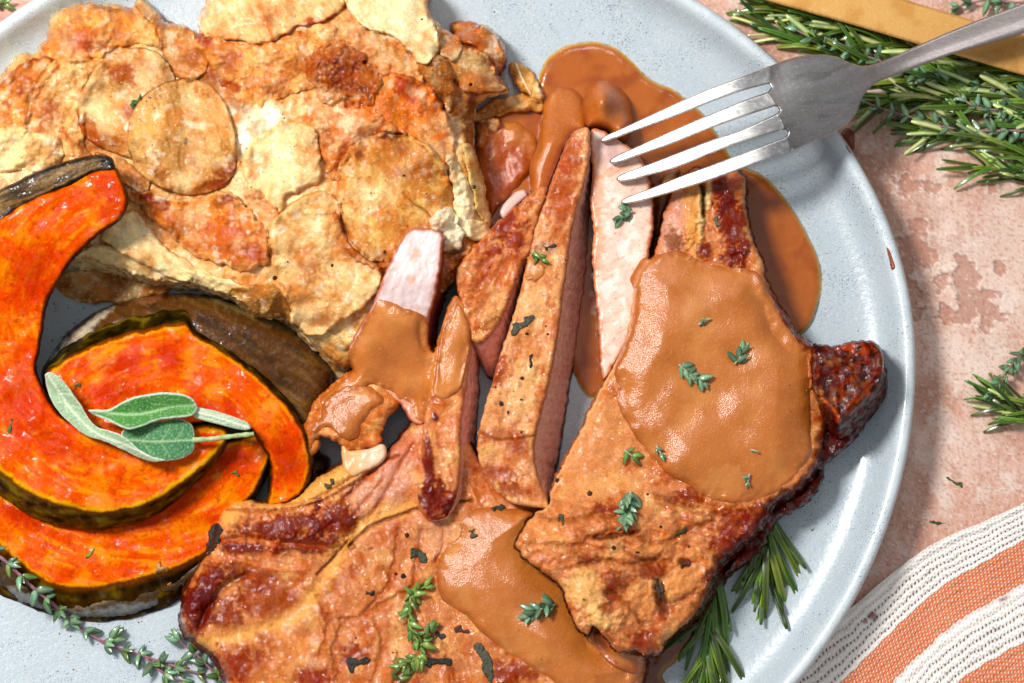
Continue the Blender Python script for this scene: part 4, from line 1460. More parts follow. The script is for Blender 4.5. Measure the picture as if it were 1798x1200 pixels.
# inner wedge
sq2 = thing('squash_wedge', 'roasted orange squash wedge in the middle behind the sage leaves', 'squash', 330, 640)
piece('flesh', [(80, 662, -8, -6), (104, 640, -8, -14), (160, 610, -6, -32), (240, 585, -2, -44), (322, 571, 0, -40), (345, 590, 4, -16), (420, 638, 6, -10), (480, 690, 6, -8), (522, 742, 6, -4), (540, 790, 6, 0), (542, 830, 8, 2), (524, 870, 6, 4), (474, 888), (476, 850), (478, 815), (458, 775), (430, 745), (350, 742), (240, 775), (150, 740), (95, 700)],
      lambda X, Y: 114 - 40 * sm(740, 880, Y), flesh(300, 860, 150, rim='f4a020', rimw=9, skinc='43352c', red=[(380, 720, 60, 20, 10), (500, 800, 22, 50, -15), (225, 640, 40, 16, -8), (300, 630, 20, 26), (200, 690, 60, 20)],
                                                  rimside=lambda X, Y: sm(760, 640, Y) + sm(520, 540, X)), M['squash'], sq2, zb=lambda X, Y: 40 - 30 * sm(700, 860, Y), er=6, ez=5, wig=3, ws=26, seed=13, bulge=4)
# big left wedge
sq3 = thing('squash_wedge', 'large glossy orange squash wedge curving down the left edge onto the other wedges', 'squash', 90, 640)
piece('flesh', [(-60, 395), (0, 384), (35, 362), (70, 345), (130, 320), (165, 300), (198, 296), (214, 318), (222, 355), (206, 386), (170, 412), (132, 450), (102, 490), (82, 530), (72, 575), (66, 620), (62, 652), (78, 690), (105, 730), (160, 765), (240, 790), (300, 770), (350, 750), (396, 757), (388, 788, -2, 14), (350, 826, -2, 20), (312, 854, 0, 24), (267, 882, 0, 26), (220, 896, 0, 28), (179, 901, 0, 30), (125, 893, 0, 34), (62, 872, -2, 38), (20, 846, -2, 38), (-15, 815, -6, 38), (-60, 770, -10, 38)],
      lambda X, Y: 126 + 66 * sm(640, 360, Y) + 12 * np.exp(-((X - 150) / 120) ** 2 - ((Y - 700) / 120) ** 2), flesh(250, 560, 160, rim='e6b12c', rimw=14, skinc='6a4c24', red=[(60, 480, 40, 60, 20), (190, 330, 30, 22), (40, 690, 40, 70), (200, 370, 22, 24), (120, 350, 60, 14, -25, .5), (100, 780, 60, 20, 30), (350, 770, 30, 14)],
                                                       rimside=lambda X, Y: sm(760, 830, Y + .35 * np.maximum(X - 200, 0))), M['squash'], sq3, zb=lambda X, Y: 70 + 82 * sm(620, 380, Y), er=9, ez=7, wig=2.5, ws=40, seed=17, bulge=3)
piece('skin', [(-60, 362), (0, 334), (60, 304), (130, 280), (178, 271), (196, 278), (203, 294), (196, 302), (165, 304), (130, 324), (70, 350), (30, 372), (0, 392), (-60, 410)],
      lambda X, Y: 184 + 10 * sm(390, 290, Y), more(skinpaint(170, '7a5a30', 'a8864e', ang=-25), lambda P: P.mot('33261a', 8, -.05, .25, .85, 5, rot=(-25, 9)), lambda P: P.blobs('0b0908', [(188, 285, 18, 12, 20), (120, 283, 70, 5, -18), (100, 334, 90, 5, -27), (10, 380, 40, 7, -35)], .95)), M['skin'], sq3, zb=158, er=9, ez=10, wig=1.5, seed=19)

# ================================================================== pork
def sear(seed=0, base='dfa276', rot=(60, 3), brown=.6, dark=.5):
    def f(P):
        P.mix(base, np.ones(len(P.X)))
        P.mot('f0c890', 48, 0, .3, .6, seed)
        P.mot('d2803c', 42, .0, .3, brown, seed + 1)
        P.mot('b8561e', 18, .06, .32, brown * .9, seed + 2, rot=rot)
        P.mot('8a3414', 13, .22, .42, dark, seed + 3, o=5)
        P.mot('f8dcae', 6, .16, .36, .4, seed + 4, rot=rot)
        P.bump(44, 7, 3, seed + 5)
        P.bump(15, 1.9, 3, seed + 6, rot=rot)
        P.bump(6, .6, 2, seed + 7)
        P.R[:] = .27
        P.mix('8a4020', P.wall * .6)
    return f


def cutwall(top='b0562a', pink='f0cabc', seed=0, lo='7a3a22'):
    def f(P):
        w = P.wall * 1.
        P.mix(pink, w)
        P.mot('b87868', 9, 0, .35, .4, seed + 20)
        P.mix(pink, w * .4)
        P.mix(top, w * sm(.10, .02, P.T) * .8)
        P.mix(lo, w * sm(.86, .95, P.T) * .9)
    return f


def M1z(X, Y):
    return 84 + 8 * fbm(X / 110, Y / 110, 3, 3) + 6 * np.exp(-((X - 480) / 90) ** 2 - ((Y - 930) / 50) ** 2)


def p_m1(P):
    sear(200, 'd89a6e', (70, 3), .55, .35)(P)
    P.mot('e8b480', 30, 0, .3, .4, 3, rot=(110, 3))
    # pale fat strip along the top edge
    P.blobs('efc27e', [(470, 878, 75, 13, 3), (560, 858, 60, 22, -28), (620, 825, 45, 20, -25), (405, 905, 22, 20)], .85, soft=.5, dz=4)
    P.line([(400, 895), (470, 897), (540, 888), (600, 862), (660, 825)], 3, 'b06a34', .6, -4)
    P.line([(470, 880), (520, 884), (570, 868), (640, 825)], 2.5, 'c88848', .6, -3)
    # dark red seared ridges
    P.blobs('8c2412', [(500, 925, 75, 22, -4), (545, 955, 70, 16, 2), (430, 962, 50, 10, 8), (590, 915, 40, 30, -20)], .8, grain=.6, dz=5, ro=.3)
    P.blobs('8a1c10', [(362, 1030, 22, 46, 38), (350, 1075, 24, 40, 20), (395, 1075, 30, 26, -20, .7), (335, 1060, 14, 36, 20), (410, 1000, 40, 14, -20, .6)], .85, grain=.5, dz=4, ro=.3)
    P.blobs('a04020', [(475, 1060, 50, 44, 20), (445, 1020, 40, 24), (570, 1030, 24, 30, 20)], .5, grain=.4)
    P.line([(372, 985), (420, 984), (480, 1000), (540, 1000)], 5, 'dc9060', .6, 3)
    P.line([(385, 950), (440, 945), (520, 955), (570, 960)], 5, 'c4703c', .6, -6)
    P.line([(350, 1100), (370, 1060), (395, 1030), (430, 1010)], 7, '6a1c0c', .4, -9)
    # pale channel
    P.line([(350, 1130), (420, 1118), (480, 1100), (530, 1075), (560, 1030), (590, 985), (612, 945), (660, 905), (720, 888)], 15, 'f0c27c', .8, -5, warp=9)
    P.line([(612, 960), (650, 925), (700, 905), (760, 885), (830, 880)], 2.6, '7c3c1a', .85, -6)
    P.line([(556, 1010), (580, 985), (610, 950)], 2.5, '8a4420', .8, -5)
    # pinkish upper right of the chop
    P.blobs('e4b8a4', [(690, 840, 34, 50, 20), (640, 870, 30, 30)], .7, dz=2)
    P.blobs('d89a84', [(700, 800, 20, 40, 30)], .6)
    P.line([(650, 905), (680, 860), (700, 820), (725, 780)], 4, 'b0542c', .5, -3)
    P.line([(620, 905), (650, 870), (672, 842)], 3, 'b45e34', .5, -3)
    P.line([(600, 880), (630, 850), (670, 812), (700, 800)], 4, '9a3a1a', .7, -4)
    # muscle fibres to the right, creases
    for q, pts in enumerate([[(700, 930), (694, 980), (680, 1030), (640, 1075)], [(740, 930), (735, 975), (726, 1020), (735, 1060)], [(770, 910), (778, 950), (770, 985)], [(600, 1090), (640, 1080), (690, 1050), (720, 1035)],
                             [(600, 1100), (585, 1150), (600, 1200)], [(660, 1090), (670, 1140), (655, 1200)], [(700, 1150), (690, 1210)], [(780, 1130), (790, 1170), (815, 1210)], [(560, 1050), (575, 1100), (560, 1150)]]):
        P.line(pts, 4, 'a8542a', .35, -4.5, q, warp=10)
    P.blobs('a03416', [(430, 1170, 50, 30, 10), (545, 1190, 40, 20), (620, 1150, 24, 18), (900, 1180, 40, 20), (480, 1130, 30, 14, 20, .6)], .7, grain=.7)
    P.blobs('eeb470', [(480, 1190, 40, 30), (520, 1130, 40, 20)], .5)
    P.blobs('f0c8a8', [(770, 940, 40, 34, -30), (555, 1165, 14, 10)], .45)
    P.blobs('8a2c18', [(615, 920, 14, 14), (560, 880, 5, 8)], .8)
    w = P.wall
    P.mix('7a3018', w * .8)


m1 = thing('pork_chop', 'seared pork chop lying lowest at the bottom centre, gravy on its right half', 'pork chop', 700, 1050)
piece('meat', [(319, 1080, -2, 4), (326, 1040), (348, 1002), (371, 957), (384, 917), (397, 892), (430, 879), (475, 885), (520, 877), (546, 850), (578, 828), (612, 812), (655, 808), (685, 790), (712, 760), (745, 725), (800, 740), (860, 840), (930, 880), (1000, 900), (1060, 940), (1100, 1000), (1120, 1060), (1132, 1120), (1132, 1170, 4, 4), (1120, 1220), (1080, 1290), (900, 1330), (600, 1340), (400, 1320), (398, 1240), (398, 1196, -4, 6), (384, 1158, -4, 6), (350, 1128, -4, 8), (326, 1106, -4, 6)],
      M1z, p_m1, M['sear'], m1, zb=0, er=24, ez=26, ep=2.0, wig=4, ws=22, seed=21, bulge=4, g=2.3, wn=4)
tag(piece('charred_edge', [(370, 925), (384, 920), (390, 932), (384, 952), (372, 972), (362, 978), (364, 950)], None, lambda P: P.mot('3a2018', 6, 0, .3, .8, 4), M['char'], m1, drape=(4, 4), er=3, ez=3.6, base_col='15100e', ro=.4, g=1.6, wig=5, ws=9), 'black charred edge')

# ------- slices
# slice carrying the pink cut face up at the left, partly under gravy
s1 = thing('pork_slice', 'first pork slice from the left, pink cut face showing above a coat of gravy', 'pork slice', 700, 560)


def p_s1(P):
    P.mix('e4cdca', np.ones(len(P.X)))
    P.mot('f2e6e4', 40, -.05, .25, .6, 1)
    P.mot('dca68c', 16, .12, .35, .5, 2, rot=(110, 2))
    P.blobs('e0a070', [(728, 450, 8, 12), (724, 492, 8, 10)], .5)
    P.mix('d98a50', sm(560, 620, P.Y) * .8)
    P.edge('a0321c', 5.5, .9, .9)
    P.edge('d88870', 12, .35, .9)
    P.bump(8, 1.3, 3, 3, rot=(110, 3))
    P.bump(30, 3, 3, 4)
    P.mix('8a3214', P.wall * 1.)
    P.mot('6a200c', 14, 0, .3, 0, 3)
    P.R[:] = .34


piece('meat', [(722, 402), (738, 400), (775, 410, 8, 2), (776, 440, 12, 4), (772, 475, 14, 6), (764, 520, 16, 6), (755, 555, 16, 6), (752, 600, 14, 4), (768, 640), (770, 690), (745, 745), (722, 740), (700, 708), (660, 690), (628, 660), (612, 620), (628, 580), (652, 540), (672, 490), (690, 450), (706, 420)],
      lambda X, Y: 172 - 84 * sm(470, 700, Y), p_s1, M['cut'], s1, zb=lambda X, Y: 60 - 58 * sm(480, 640, Y), er=6, ez=5, wig=2, ws=14, seed=23, wn=2)
# scrap beside the squash, coated in gravy
sc_ = thing('pork_scrap', 'gravy coated scrap of pork between the dark squash skin and the first slice', 'pork scrap', 610, 730)


def p_scrap(P):
    sear(230, 'd8904e', (20, 2), .3, .1)(P)
    P.blobs('eebc8a', [(650, 690, 34, 28, 30), (570, 770, 20, 20)], .6)
    P.bump(22, 7, 3, 4)


piece('meat', [(527, 780), (535, 745), (552, 705), (580, 678), (610, 655), (650, 655), (690, 690), (702, 715), (680, 735), (672, 760), (668, 780), (640, 792), (612, 792), (590, 775), (560, 768), (548, 790), (532, 800)],
      lambda X, Y: 96 + 8 * np.sin(X / 22) * np.cos(Y / 25), p_scrap, M['sear'], sc_, zb=30, er=16, ez=16, wig=5, ws=14, seed=25)
fat = piece('fat_strip', [(600, 780), (616, 790), (650, 788), (672, 780), (679, 792), (672, 812), (645, 826), (620, 838), (604, 826)], lambda X, Y: 94 + .04 * (X - 600), lambda P: (P.mix('eab678', sm(660, 620, P.X) * .8), P.mix('e09c60', sm(640, 610, P.X) * .4), P.bump(16, 3, 3, 5)), M['cut'], zb=66, er=8, ez=8, base_col='eac8a8', wig=2, seed=27)
tag(fat, 'small pale strip of pork fat below the gravy coated scrap', 'fat strip')
br_ = piece('gravy_bridge', [(528, 770), (545, 762), (562, 775), (558, 792), (536, 806), (522, 800)], 88, lambda P: P.bump(14, 3, 3, 4), M['gravy'], zb=60, er=12, ez=14, base_col='d88c4a', ro=.25, wig=1)
tag(br_, 'drop of gravy bridging the squash wedge and the pork scrap', 'gravy')

# second slice: left golden piece
s2 = thing('pork_slice', 'second pork slice from the left, upper half under gravy, foot dark red', 'pork slice', 790, 720)


def p_s2(P):
    sear(240, 'e4a878', (85, 3), .5, .3)(P)
    P.blobs('d98a48', [(800, 600, 30, 80, 10), (765, 720, 16, 40)], .5)
    P.blobs('8c2412', [(765, 880, 34, 34, 20), (752, 820, 9, 50, -4), (800, 895, 30, 18, -20)], .9, grain=.5, dz=3, ro=.28)
    P.blobs('6a160c', [(793, 893, 20, 12, -20)], .7, grain=.5)
    P.blobs('7a1c10', [(764, 733, 6, 7)], 1, warp=.2, dz=2, ro=.2)
    cutwall(seed=3)(P)


piece('meat', [(800, 520), (818, 540), (826, 575), (828, 610, 12, 10), (822, 645, 20, 10), (816, 690, 26, 6), (808, 740, 30, 4), (808, 790, 28, 2), (806, 840, 24, 0), (798, 880, 14, 6), (785, 906, 6, 6), (762, 915), (738, 900), (733, 870), (738, 820), (742, 760), (750, 700), (758, 655), (766, 610), (776, 570), (786, 540)],
      lambda X, Y: 122 - 14 * sm(800, 900, Y) + 0 * X, p_s2, M['sear'], s2, zb=lambda X, Y: 4 + 60 * sm(820, 880, Y), er=7, ez=6, wig=2.5, ws=14, seed=29, wn=1.5)
# third slice
s3 = thing('pork_slice', 'third pork slice from the left, short with a pointed top and dark seared patches', 'pork slice', 860, 500)


def p_s3(P):
    sear(250, 'e0a070', (115, 3), .6, .4)(P)
    P.blobs('a03418', [(885, 395, 34, 16, -50), (905, 420, 12, 30, 30), (868, 440, 14, 8)], .75, grain=.8, ro=.25, dz=2)
    P.blobs('f0c48c', [(870, 540, 30, 40, 20), (835, 600, 16, 20)], .6)
    P.blobs('b85c28', [(850, 490, 16, 50, 15), (880, 480, 8, 40, 20)], .5, grain=.3, dz=-3)
    P.bump(20, 6, 3, 77)
    cutwall(seed=13, pink='e8bcae')(P)


piece('meat', [(957, 330, 2, 0), (958, 350, 0, 6), (945, 380, 4, 20), (938, 410, 4, 30), (930, 440, 2, 40), (912, 475, 8, 45), (898, 515, 10, 50), (882, 552, 18, 60), (862, 585, 22, 70), (838, 603, 18, 62), (822, 590), (812, 560), (808, 530), (802, 500), (803, 475), (812, 458), (840, 425), (870, 395), (905, 365), (935, 340)],
      lambda X, Y: 118 + 0 * X, p_s3, M['sear'], s3, zb=lambda X, Y: 30 - 26 * sm(420, 560, Y), er=7, ez=6, wig=3, ws=13, seed=31, wn=1.5)
# fourth, long slice
s4 = thing('pork_slice', 'long fourth pork slice with peppery golden top and a straight pink cut side', 'pork slice', 930, 560)


def p_s4(P):
    sear(260, 'e9b688', (100, 3), .45, .2)(P)
    P.blobs('c0602c', [(985, 340, 26, 60, 10), (1000, 270, 22, 40)], .65, grain=.5)
    P.blobs('a8401c', [(875, 655, 14, 26, 20), (880, 765, 40, 14, 5, .6), (872, 830, 34, 14, 10), (900, 860, 30, 12), (910, 775, 14, 20)], .65, grain=.9)
    P.blobs('d8924e', [(930, 600, 30, 30, -40), (945, 480, 30, 40)], .4)
    P.blobs('f4cfa0', [(935, 540, 26, 40, 20), (915, 690, 26, 60, 12)], .6)
    P.line([(840, 757), (870, 772), (905, 772), (940, 765)], 2.5, 'b06a38', .7, -4)
    P.blobs('b4b0a8', [(958, 436, 22, 12, 10)], .3)
    P.bump(60, 7, 2, 88)
    cutwall(seed=23, pink='f0cabc')(P)


piece('meat', [(1002, 238), (1020, 226), (1033, 226, 2, 6), (1034, 270, 8, 10), (1026, 320, 14, 20), (1010, 370, 26, 20), (1000, 420, 34, 20), (993, 470, 36, 24), (986, 520, 36, 26), (980, 570, 36, 20), (972, 620, 38, 14), (964, 665, 38, 10), (952, 710, 44, 6), (943, 745, 48, 4), (936, 780, 50, 6), (938, 815, 40, 10), (948, 850, 24, 8), (962, 880, 4, 8), (960, 893), (930, 890), (900, 884), (872, 862), (848, 832), (838, 785), (846, 735), (862, 680), (880, 620), (898, 565), (915, 505), (928, 450), (940, 400), (958, 350), (978, 295)],
      lambda X, Y: 122 + 6 * np.sin(Y / 90) + 0 * X, p_s4, M['sear'], s4, zb=lambda X, Y: 4 + 70 * sm(820, 900, Y), er=6, ez=5, wig=2, ws=13, seed=33, wn=1.2)
# fifth slice, cut face up
s5 = thing('pork_slice', 'fifth pork slice, pale pink cut face up, right under the fork tines', 'pork slice', 1090, 430)


def p_s5(P):
    P.mix('eccdbb', np.ones(len(P.X)))
    P.mot('f8e8dc', 40, -.05, .25, .7, 1)
    P.mot('e0ae90', 12, .1, .32, .6, 2, rot=(-25, 3))
    P.mot('b87048', 5, .24, .4, .6, 5, rot=(-25, 2))
    P.blobs('cba0a0', [(1070, 260, 30, 30)], .6)
    P.blobs('e8a070', [(1045, 330, 16, 60), (1050, 420, 12, 50), (1080, 300, 40, 6, -20)], .6, grain=.5)
    P.edge('c06030', 7, .9, 1.2)
    P.edge('e4a478', 14, .4, 1.2)
    P.bump(30, 3, 2, 4)
    P.bump(7, .6, 3, 5, rot=(-25, 3))
    P.mix('8a3c1c', P.wall * 1.)
    P.R[:] = .27


piece('meat', [(1037, 230), (1050, 226), (1075, 240), (1110, 262), (1132, 290, 8, 4), (1142, 330, 8, 4), (1148, 370, 6, 2), (1146, 410, 6, 4), (1138, 450, 4, 4), (1124, 500), (1114, 560), (1098, 610), (1078, 645), (1061, 668), (1054, 640), (1052, 590), (1046, 520), (1040, 450), (1042, 400), (1036, 350), (1040, 300), (1036, 260)],
      lambda X, Y: 84 + .02 * (X - 1040) + 0 * Y, p_s5, M['cut'], s5, zb=6, er=7, ez=6, wig=3, ws=13, seed=35)
wh = piece('fat_strip', [(878, 372), (888, 355), (906, 338), (920, 334), (926, 344), (912, 356), (896, 372), (884, 384)], 46, None, M['cut'], zb=10, er=6, ez=6, base_col='d6bdb4', ro=.25, wig=1)
tag(wh, 'small white strip of fat showing in the gravy left of the pointed slice', 'fat strip')

# ================================================================== gravy on the meat
def p_gravy(base='c9803f', seed=0):
    def f(P):
        P.mix(base, np.ones(len(P.X)))
        P.mot('b56a2c', 80, -.05, .3, .5, seed)
        P.mot('d99a5c', 90, 0, .3, .45, seed + 4)
        P.mot('dda56a', 5, .14, .34, .3, seed + 1)
        P.edge('a85a22', 12, .55, .8)
        P.bump(110, 12, 2, seed + 2)
        P.bump(30, .4, 2, seed + 12)
        P.bump(18, .5, 3, seed + 3)
        P.R[:] = .30
    return f


g2 = piece('gravy', [(812, 905), (850, 893), (900, 893), (936, 897), (930, 930), (925, 965), (960, 1000), (995, 1030), (1010, 1080), (1035, 1118), (1060, 1130), (1090, 1145), (1130, 1150), (1136, 1170), (1122, 1195), (1080, 1225), (1040, 1250), (1000, 1215), (960, 1190), (915, 1165), (880, 1140), (845, 1110), (820, 1085), (792, 1070), (772, 1040), (768, 1000), (778, 965), (800, 940)],
           None, p_gravy('c67b3e', 21), M['gravy'], drape=(26, 21, 34), er=60, ez=22, ep=1.3, wig=3, ws=40, seed=45, wall=False, g=2.6)
tag(g2, 'glossy brown gravy spooned over the right half of the lower chop', 'gravy')

# ------- upper chop
m2 = thing('pork_chop', 'thick pork chop with bone at the right, resting on the other chop', 'pork chop', 1230, 700)


def m2z(X, Y):
    z = 104 + 56 * sm(1240, 1020, X) * sm(820, 960, Y)
    return z + 7 * fbm(X / 90, Y / 90, 3, 55) - 14 * sm(1380, 1450, X) - 16 * sm(420, 300, Y)


def m2b(X, Y):
    return 2 + 88 * sm(1200, 1120, X) * sm(820, 900, Y)


def p_m2(P):
    sear(280, 'dda072', (20, 2), .55, .35)(P)
    # smooth golden part by the cut edge
    P.blobs('e5ae7c', [(1040, 790, 60, 110, 25)], .8, soft=.6)
    P.blobs('eec08a', [(1070, 850, 60, 20, -8)], .5)
    P.edge('f2d0a4', 6, .7, .5, side=lambda X, Y: sm(1150, 1090, X) * sm(960, 880, Y) * sm(440, 500, Y))
    # rough lower part
    P.blobs('9a3014', [(1215, 870, 30, 16, -10), (1080, 895, 40, 10, 5), (1290, 925, 30, 34, -40), (1330, 905, 30, 20, -40), (1270, 960, 26, 20)], .7, grain=.8, ro=.26)
    P.blobs('8e2010', [(1080, 1030, 26, 26, -30), (1035, 985, 24, 10), (1150, 1005, 26, 12), (1130, 1130, 30, 20, 10), (1060, 1070, 18, 26)], .6, grain=.8)
    P.blobs('f2cc94', [(1030, 1040, 28, 46, -15), (1055, 1090, 30, 18)], .85, dz=6, soft=.5)
    P.blobs('f0b87c', [(960, 940, 30, 26), (1120, 1060, 30, 30), (1200, 1020, 40, 30, -40), (1150, 960, 50, 14, -10)], .55, dz=3)
    P.blobs('6e3018', [(1160, 1050, 10, 30, -12), (1205, 990, 12, 8), (1080, 940, 40, 5, -8)], .7, dz=-6)
    for q, pts in enumerate([[(960, 955), (1010, 958), (1060, 935), (1110, 930)], [(940, 905), (1000, 915), (1050, 905), (1100, 915)], [(1000, 1000), (1050, 985), (1110, 990), (1160, 980)], [(1110, 940), (1160, 955), (1200, 935), (1250, 915)],
                             [(1090, 960), (1130, 985), (1180, 985)], [(1180, 1060), (1220, 1040), (1250, 1000)], [(1060, 1040), (1100, 1060), (1130, 1100)], [(1150, 870), (1190, 885), (1240, 905), (1300, 900)]]):
        P.line(pts, 5, '9a5028', .45, -5, q, warp=8)
    rough = sm(830, 890, P.Y + .1 * (P.X - 1100))
    P.bump(34, 10, 3, 91, mask=rough)
    P.bump(16, 3, 2, 92, ridged=True, mask=rough)
    # bone end
    P.blobs('dcb0a0', [(1185, 400, 22, 70, 14)], .8)
    P.blobs('eab878', [(1215, 360, 14, 60, 4), (1222, 420, 14, 40)], .8, dz=5)
    P.blobs('f4deb0', [(1243, 345, 6, 34, 4), (1230, 380, 5, 50)], .8, dz=5)
    P.line([(1232, 300), (1234, 340), (1236, 380)], 4, '2c1010', .85, -9)
    P.blobs('8e2812', [(1285, 390, 24, 60, -12), (1270, 335, 16, 30), (1235, 440, 12, 16), (1290, 450, 24, 16)], .85, grain=.5, dz=5, ro=.26)
    P.blobs('e0907a', [(1290, 318, 16, 16)], .6)
    P.blobs('8a3c18', [(1185, 420, 14, 18)], .6, grain=1)
    m = sm(1140, 1160, P.X) * sm(470, 450, P.Y)
    P.bump(12, 3, 3, 93, rot=(75, 3), mask=m)
    # dark right edge
    P.edge('7c3424', 16, .8, .8, side=lambda X, Y: sm(1330, 1360, X))
    P.edge('6a2414', 20, .8, .8, side=lambda X, Y: sm(1180, 1260, X) * sm(860, 900, Y))
    w = P.wall
    P.mix('6e2c1c', w * 1.)
    P.mot('a05a3c', 13, .05, .3, 0, 5)
    lf = w * sm(1160, 1120, P.X) * sm(880, 860, P.Y)
    P.mix('c48a74', lf)


piece('meat', [(1192, 322), (1206, 306), (1226, 296), (1245, 312), (1262, 306), (1290, 300), (1308, 316), (1308, 350), (1314, 390), (1325, 430), (1338, 460), (1346, 495), (1376, 552, 4, 4), (1402, 590, 4, 4), (1436, 612), (1452, 640), (1452, 700, 4, 10), (1450, 760, 6, 14), (1440, 800, 6, 20), (1425, 832, 14, 26), (1395, 862, 14, 26), (1362, 880, 14, 26), (1346, 910, 12, 26), (1322, 940, 10, 26), (1296, 962, 14, 26), (1268, 985, 14, 30), (1250, 1020, 10, 20), (1232, 1062, 8, 12), (1200, 1100, 6, 6), (1172, 1122), (1158, 1146), (1135, 1150), (1110, 1142), (1082, 1140), (1058, 1112), (1042, 1100), (1030, 1114), (1012, 1095), (1000, 1070), (990, 1035), (985, 1028), (960, 1008), (930, 985), (908, 960), (918, 930), (940, 902), (962, 888), (968, 860), (985, 822), (1005, 785), (1030, 735), (1056, 680), (1080, 640), (1098, 600), (1110, 540), (1122, 480), (1150, 445), (1160, 400), (1172, 360)],
      m2z, p_m2, M['sear'], m2, zb=m2b, er=14, ez=14, ep=2, wig=3.5, ws=16, seed=37, wn=4, g=2.3, bulge=2)


def p_nub(P):
    sear(300, '8e3418', (60, 2), .7, .8)(P)
    P.mix('7c3018', np.full(len(P.X), .5))
    P.mot('43140a', 20, .0, .3, .6, 6)
    P.mot('b8583a', 14, .14, .34, .35, 8, rot=(60, 2))
    P.blobs('d07030', [(1505, 612, 26, 9, 5), (1475, 735, 5, 12, 20)], .8, grain=.5)
    P.line([(1442, 700), (1458, 712), (1474, 735)], 3, 'e09050', .7, 2)
    P.line([(1474, 735), (1510, 690), (1545, 650)], 4, 'a8402c', .6, 4)
    P.bump(14, 1.4, 2, 17, ridged=True, rot=(70, 2))
    P.bump(24, 6, 3, 19)
    P.R[:] = .28
    P.mix('7a3018', P.wall * .9)
    P.mot('4a160c', 14, -.05, .25, .7, 29)
    P.mot('b8643c', 12, .16, .34, .3, 31)
    P.mot('8a3a1c', 10, .1, .3, 0, 3)


tag(piece('bone_end', [(1424, 612), (1440, 606), (1470, 608), (1500, 601), (1530, 602), (1545, 615), (1552, 640, 4, 10), (1548, 665, 8, 26), (1530, 690, 6, 36), (1508, 712, 6, 44), (1488, 732, 4, 50), (1474, 742, 0, 50), (1460, 728, -2, 50), (1440, 706, 0, 50), (1428, 680), (1424, 640)],
          lambda X, Y: 128 + 10 * sm(620, 720, Y) + 0 * X, p_nub, M['sear'], m2, zb=lambda X, Y: 30 + 0 * X, er=7, ez=6, wig=3, ws=12, seed=41, wn=4, g=2.2), 'dark roasted knob at the right end of the chop')
tag(piece('fat_edge', [(1430, 760), (1450, 752), (1475, 765), (1498, 745), (1508, 755), (1480, 790), (1452, 812), (1428, 818)], 70, lambda P: (P.mot('5a1c10', 10, 0, .3, .7, 3), P.bump(10, 5, 3, 4)), M['sear'], m2, zb=20, er=10, ez=14, base_col='7a2c1c', wig=4, ws=10, wn=3), 'dark crisp edge')
tag(piece('fat_edge', [(1360, 890), (1400, 868), (1440, 826), (1446, 842), (1420, 880), (1390, 900), (1366, 912), (1340, 960), (1318, 985), (1290, 1000), (1270, 1010), (1296, 970), (1330, 930)], lambda X, Y: 66 + 0 * X, lambda P: (P.mot('a04a2c', 14, 0, .3, .6, 3), P.bump(16, 6, 3, 4), P.edge('4a1c18', 4, .6)), M['sear'], m2, zb=26, er=8, ez=12, base_col='6e2c20', wig=5, ws=12, wn=3), 'dark wrinkled fat edge')


g1 = piece('gravy', [(1116, 470), (1135, 452), (1165, 446), (1188, 440), (1215, 446), (1240, 456), (1275, 468), (1312, 472), (1332, 480), (1348, 510), (1372, 550), (1395, 585), (1416, 612), (1424, 650), (1422, 700), (1424, 750), (1424, 795), (1405, 832), (1370, 862), (1330, 880), (1290, 886), (1245, 878), (1205, 850), (1175, 835), (1150, 808), (1130, 790), (1105, 750), (1084, 715), (1080, 680), (1080, 645), (1096, 605), (1112, 560), (1114, 515), (1104, 490)],
           None, p_gravy('c67c40', 1), M['gravy'], drape=(26, 21, 34), er=60, ez=22, ep=1.3, wig=3, ws=40, seed=43, wall=False, g=2.6)
tag(g1, 'large smooth spread of brown gravy covering the upper chop', 'gravy')
g3 = piece('gravy', [(663, 524), (690, 532), (720, 545), (748, 556), (762, 580), (772, 610), (772, 650), (776, 680), (760, 708), (742, 742), (728, 738), (716, 712), (700, 706), (684, 690), (655, 676), (630, 690), (600, 696), (575, 720), (562, 700), (590, 675), (615, 650), (612, 620), (622, 590), (640, 560), (652, 540)],
           None, p_gravy('cc7f3e', 31), M['gravy'], drape=(12, 12, 24), er=30, ez=13, ep=1.35, wig=3, ws=30, seed=47, wall=False, g=2.5)
tag(g3, 'orange brown gravy coating the lower part of the first pork slice', 'gravy')
g4 = piece('gravy', [(782, 560), (798, 528), (812, 540), (826, 575), (826, 610), (818, 650), (808, 685), (790, 700), (770, 704), (756, 690), (764, 650), (772, 600)],
           None, p_gravy('d58a48', 35), M['gravy'], drape=(10, 7, 18), er=12, ez=8, wig=2, ws=30, seed=49, wall=False, g=2.4)
tag(g4, 'gravy coat on the upper half of the second pork slice', 'gravy')
g5 = piece('gravy', [(566, 716), (578, 696), (600, 682), (640, 676), (668, 692), (676, 712), (652, 722), (640, 744), (628, 766), (604, 770), (576, 752), (556, 764), (548, 748), (560, 734)], None, p_gravy('c67a3e', 37), M['gravy'], drape=(9, 7, 16), er=18, ez=8, ep=1.3, wig=4, ws=20, seed=51, wall=False, g=2.2)
tag(g5, 'uneven coat of gravy on the pork scrap', 'gravy')
g6 = piece('gravy', [(1020, 190), (1030, 160), (1045, 145), (1062, 142), (1082, 150), (1100, 168), (1112, 200), (1108, 232), (1090, 250), (1066, 232), (1048, 226), (1030, 222)], lambda X, Y: 60 + 46 * np.exp(-((X - 1058) / 24) ** 2 - ((Y - 180) / 34) ** 2) + 24 * sm(190, 235, Y), p_gravy('c47334', 39), M['gravy'], zb=2, er=22, ez=52, ep=1.7, wig=2, ws=30, seed=53, g=2.4)
tag(g6, 'knob of gravy coated meat just above the fifth slice and the fork tips', 'gravy')
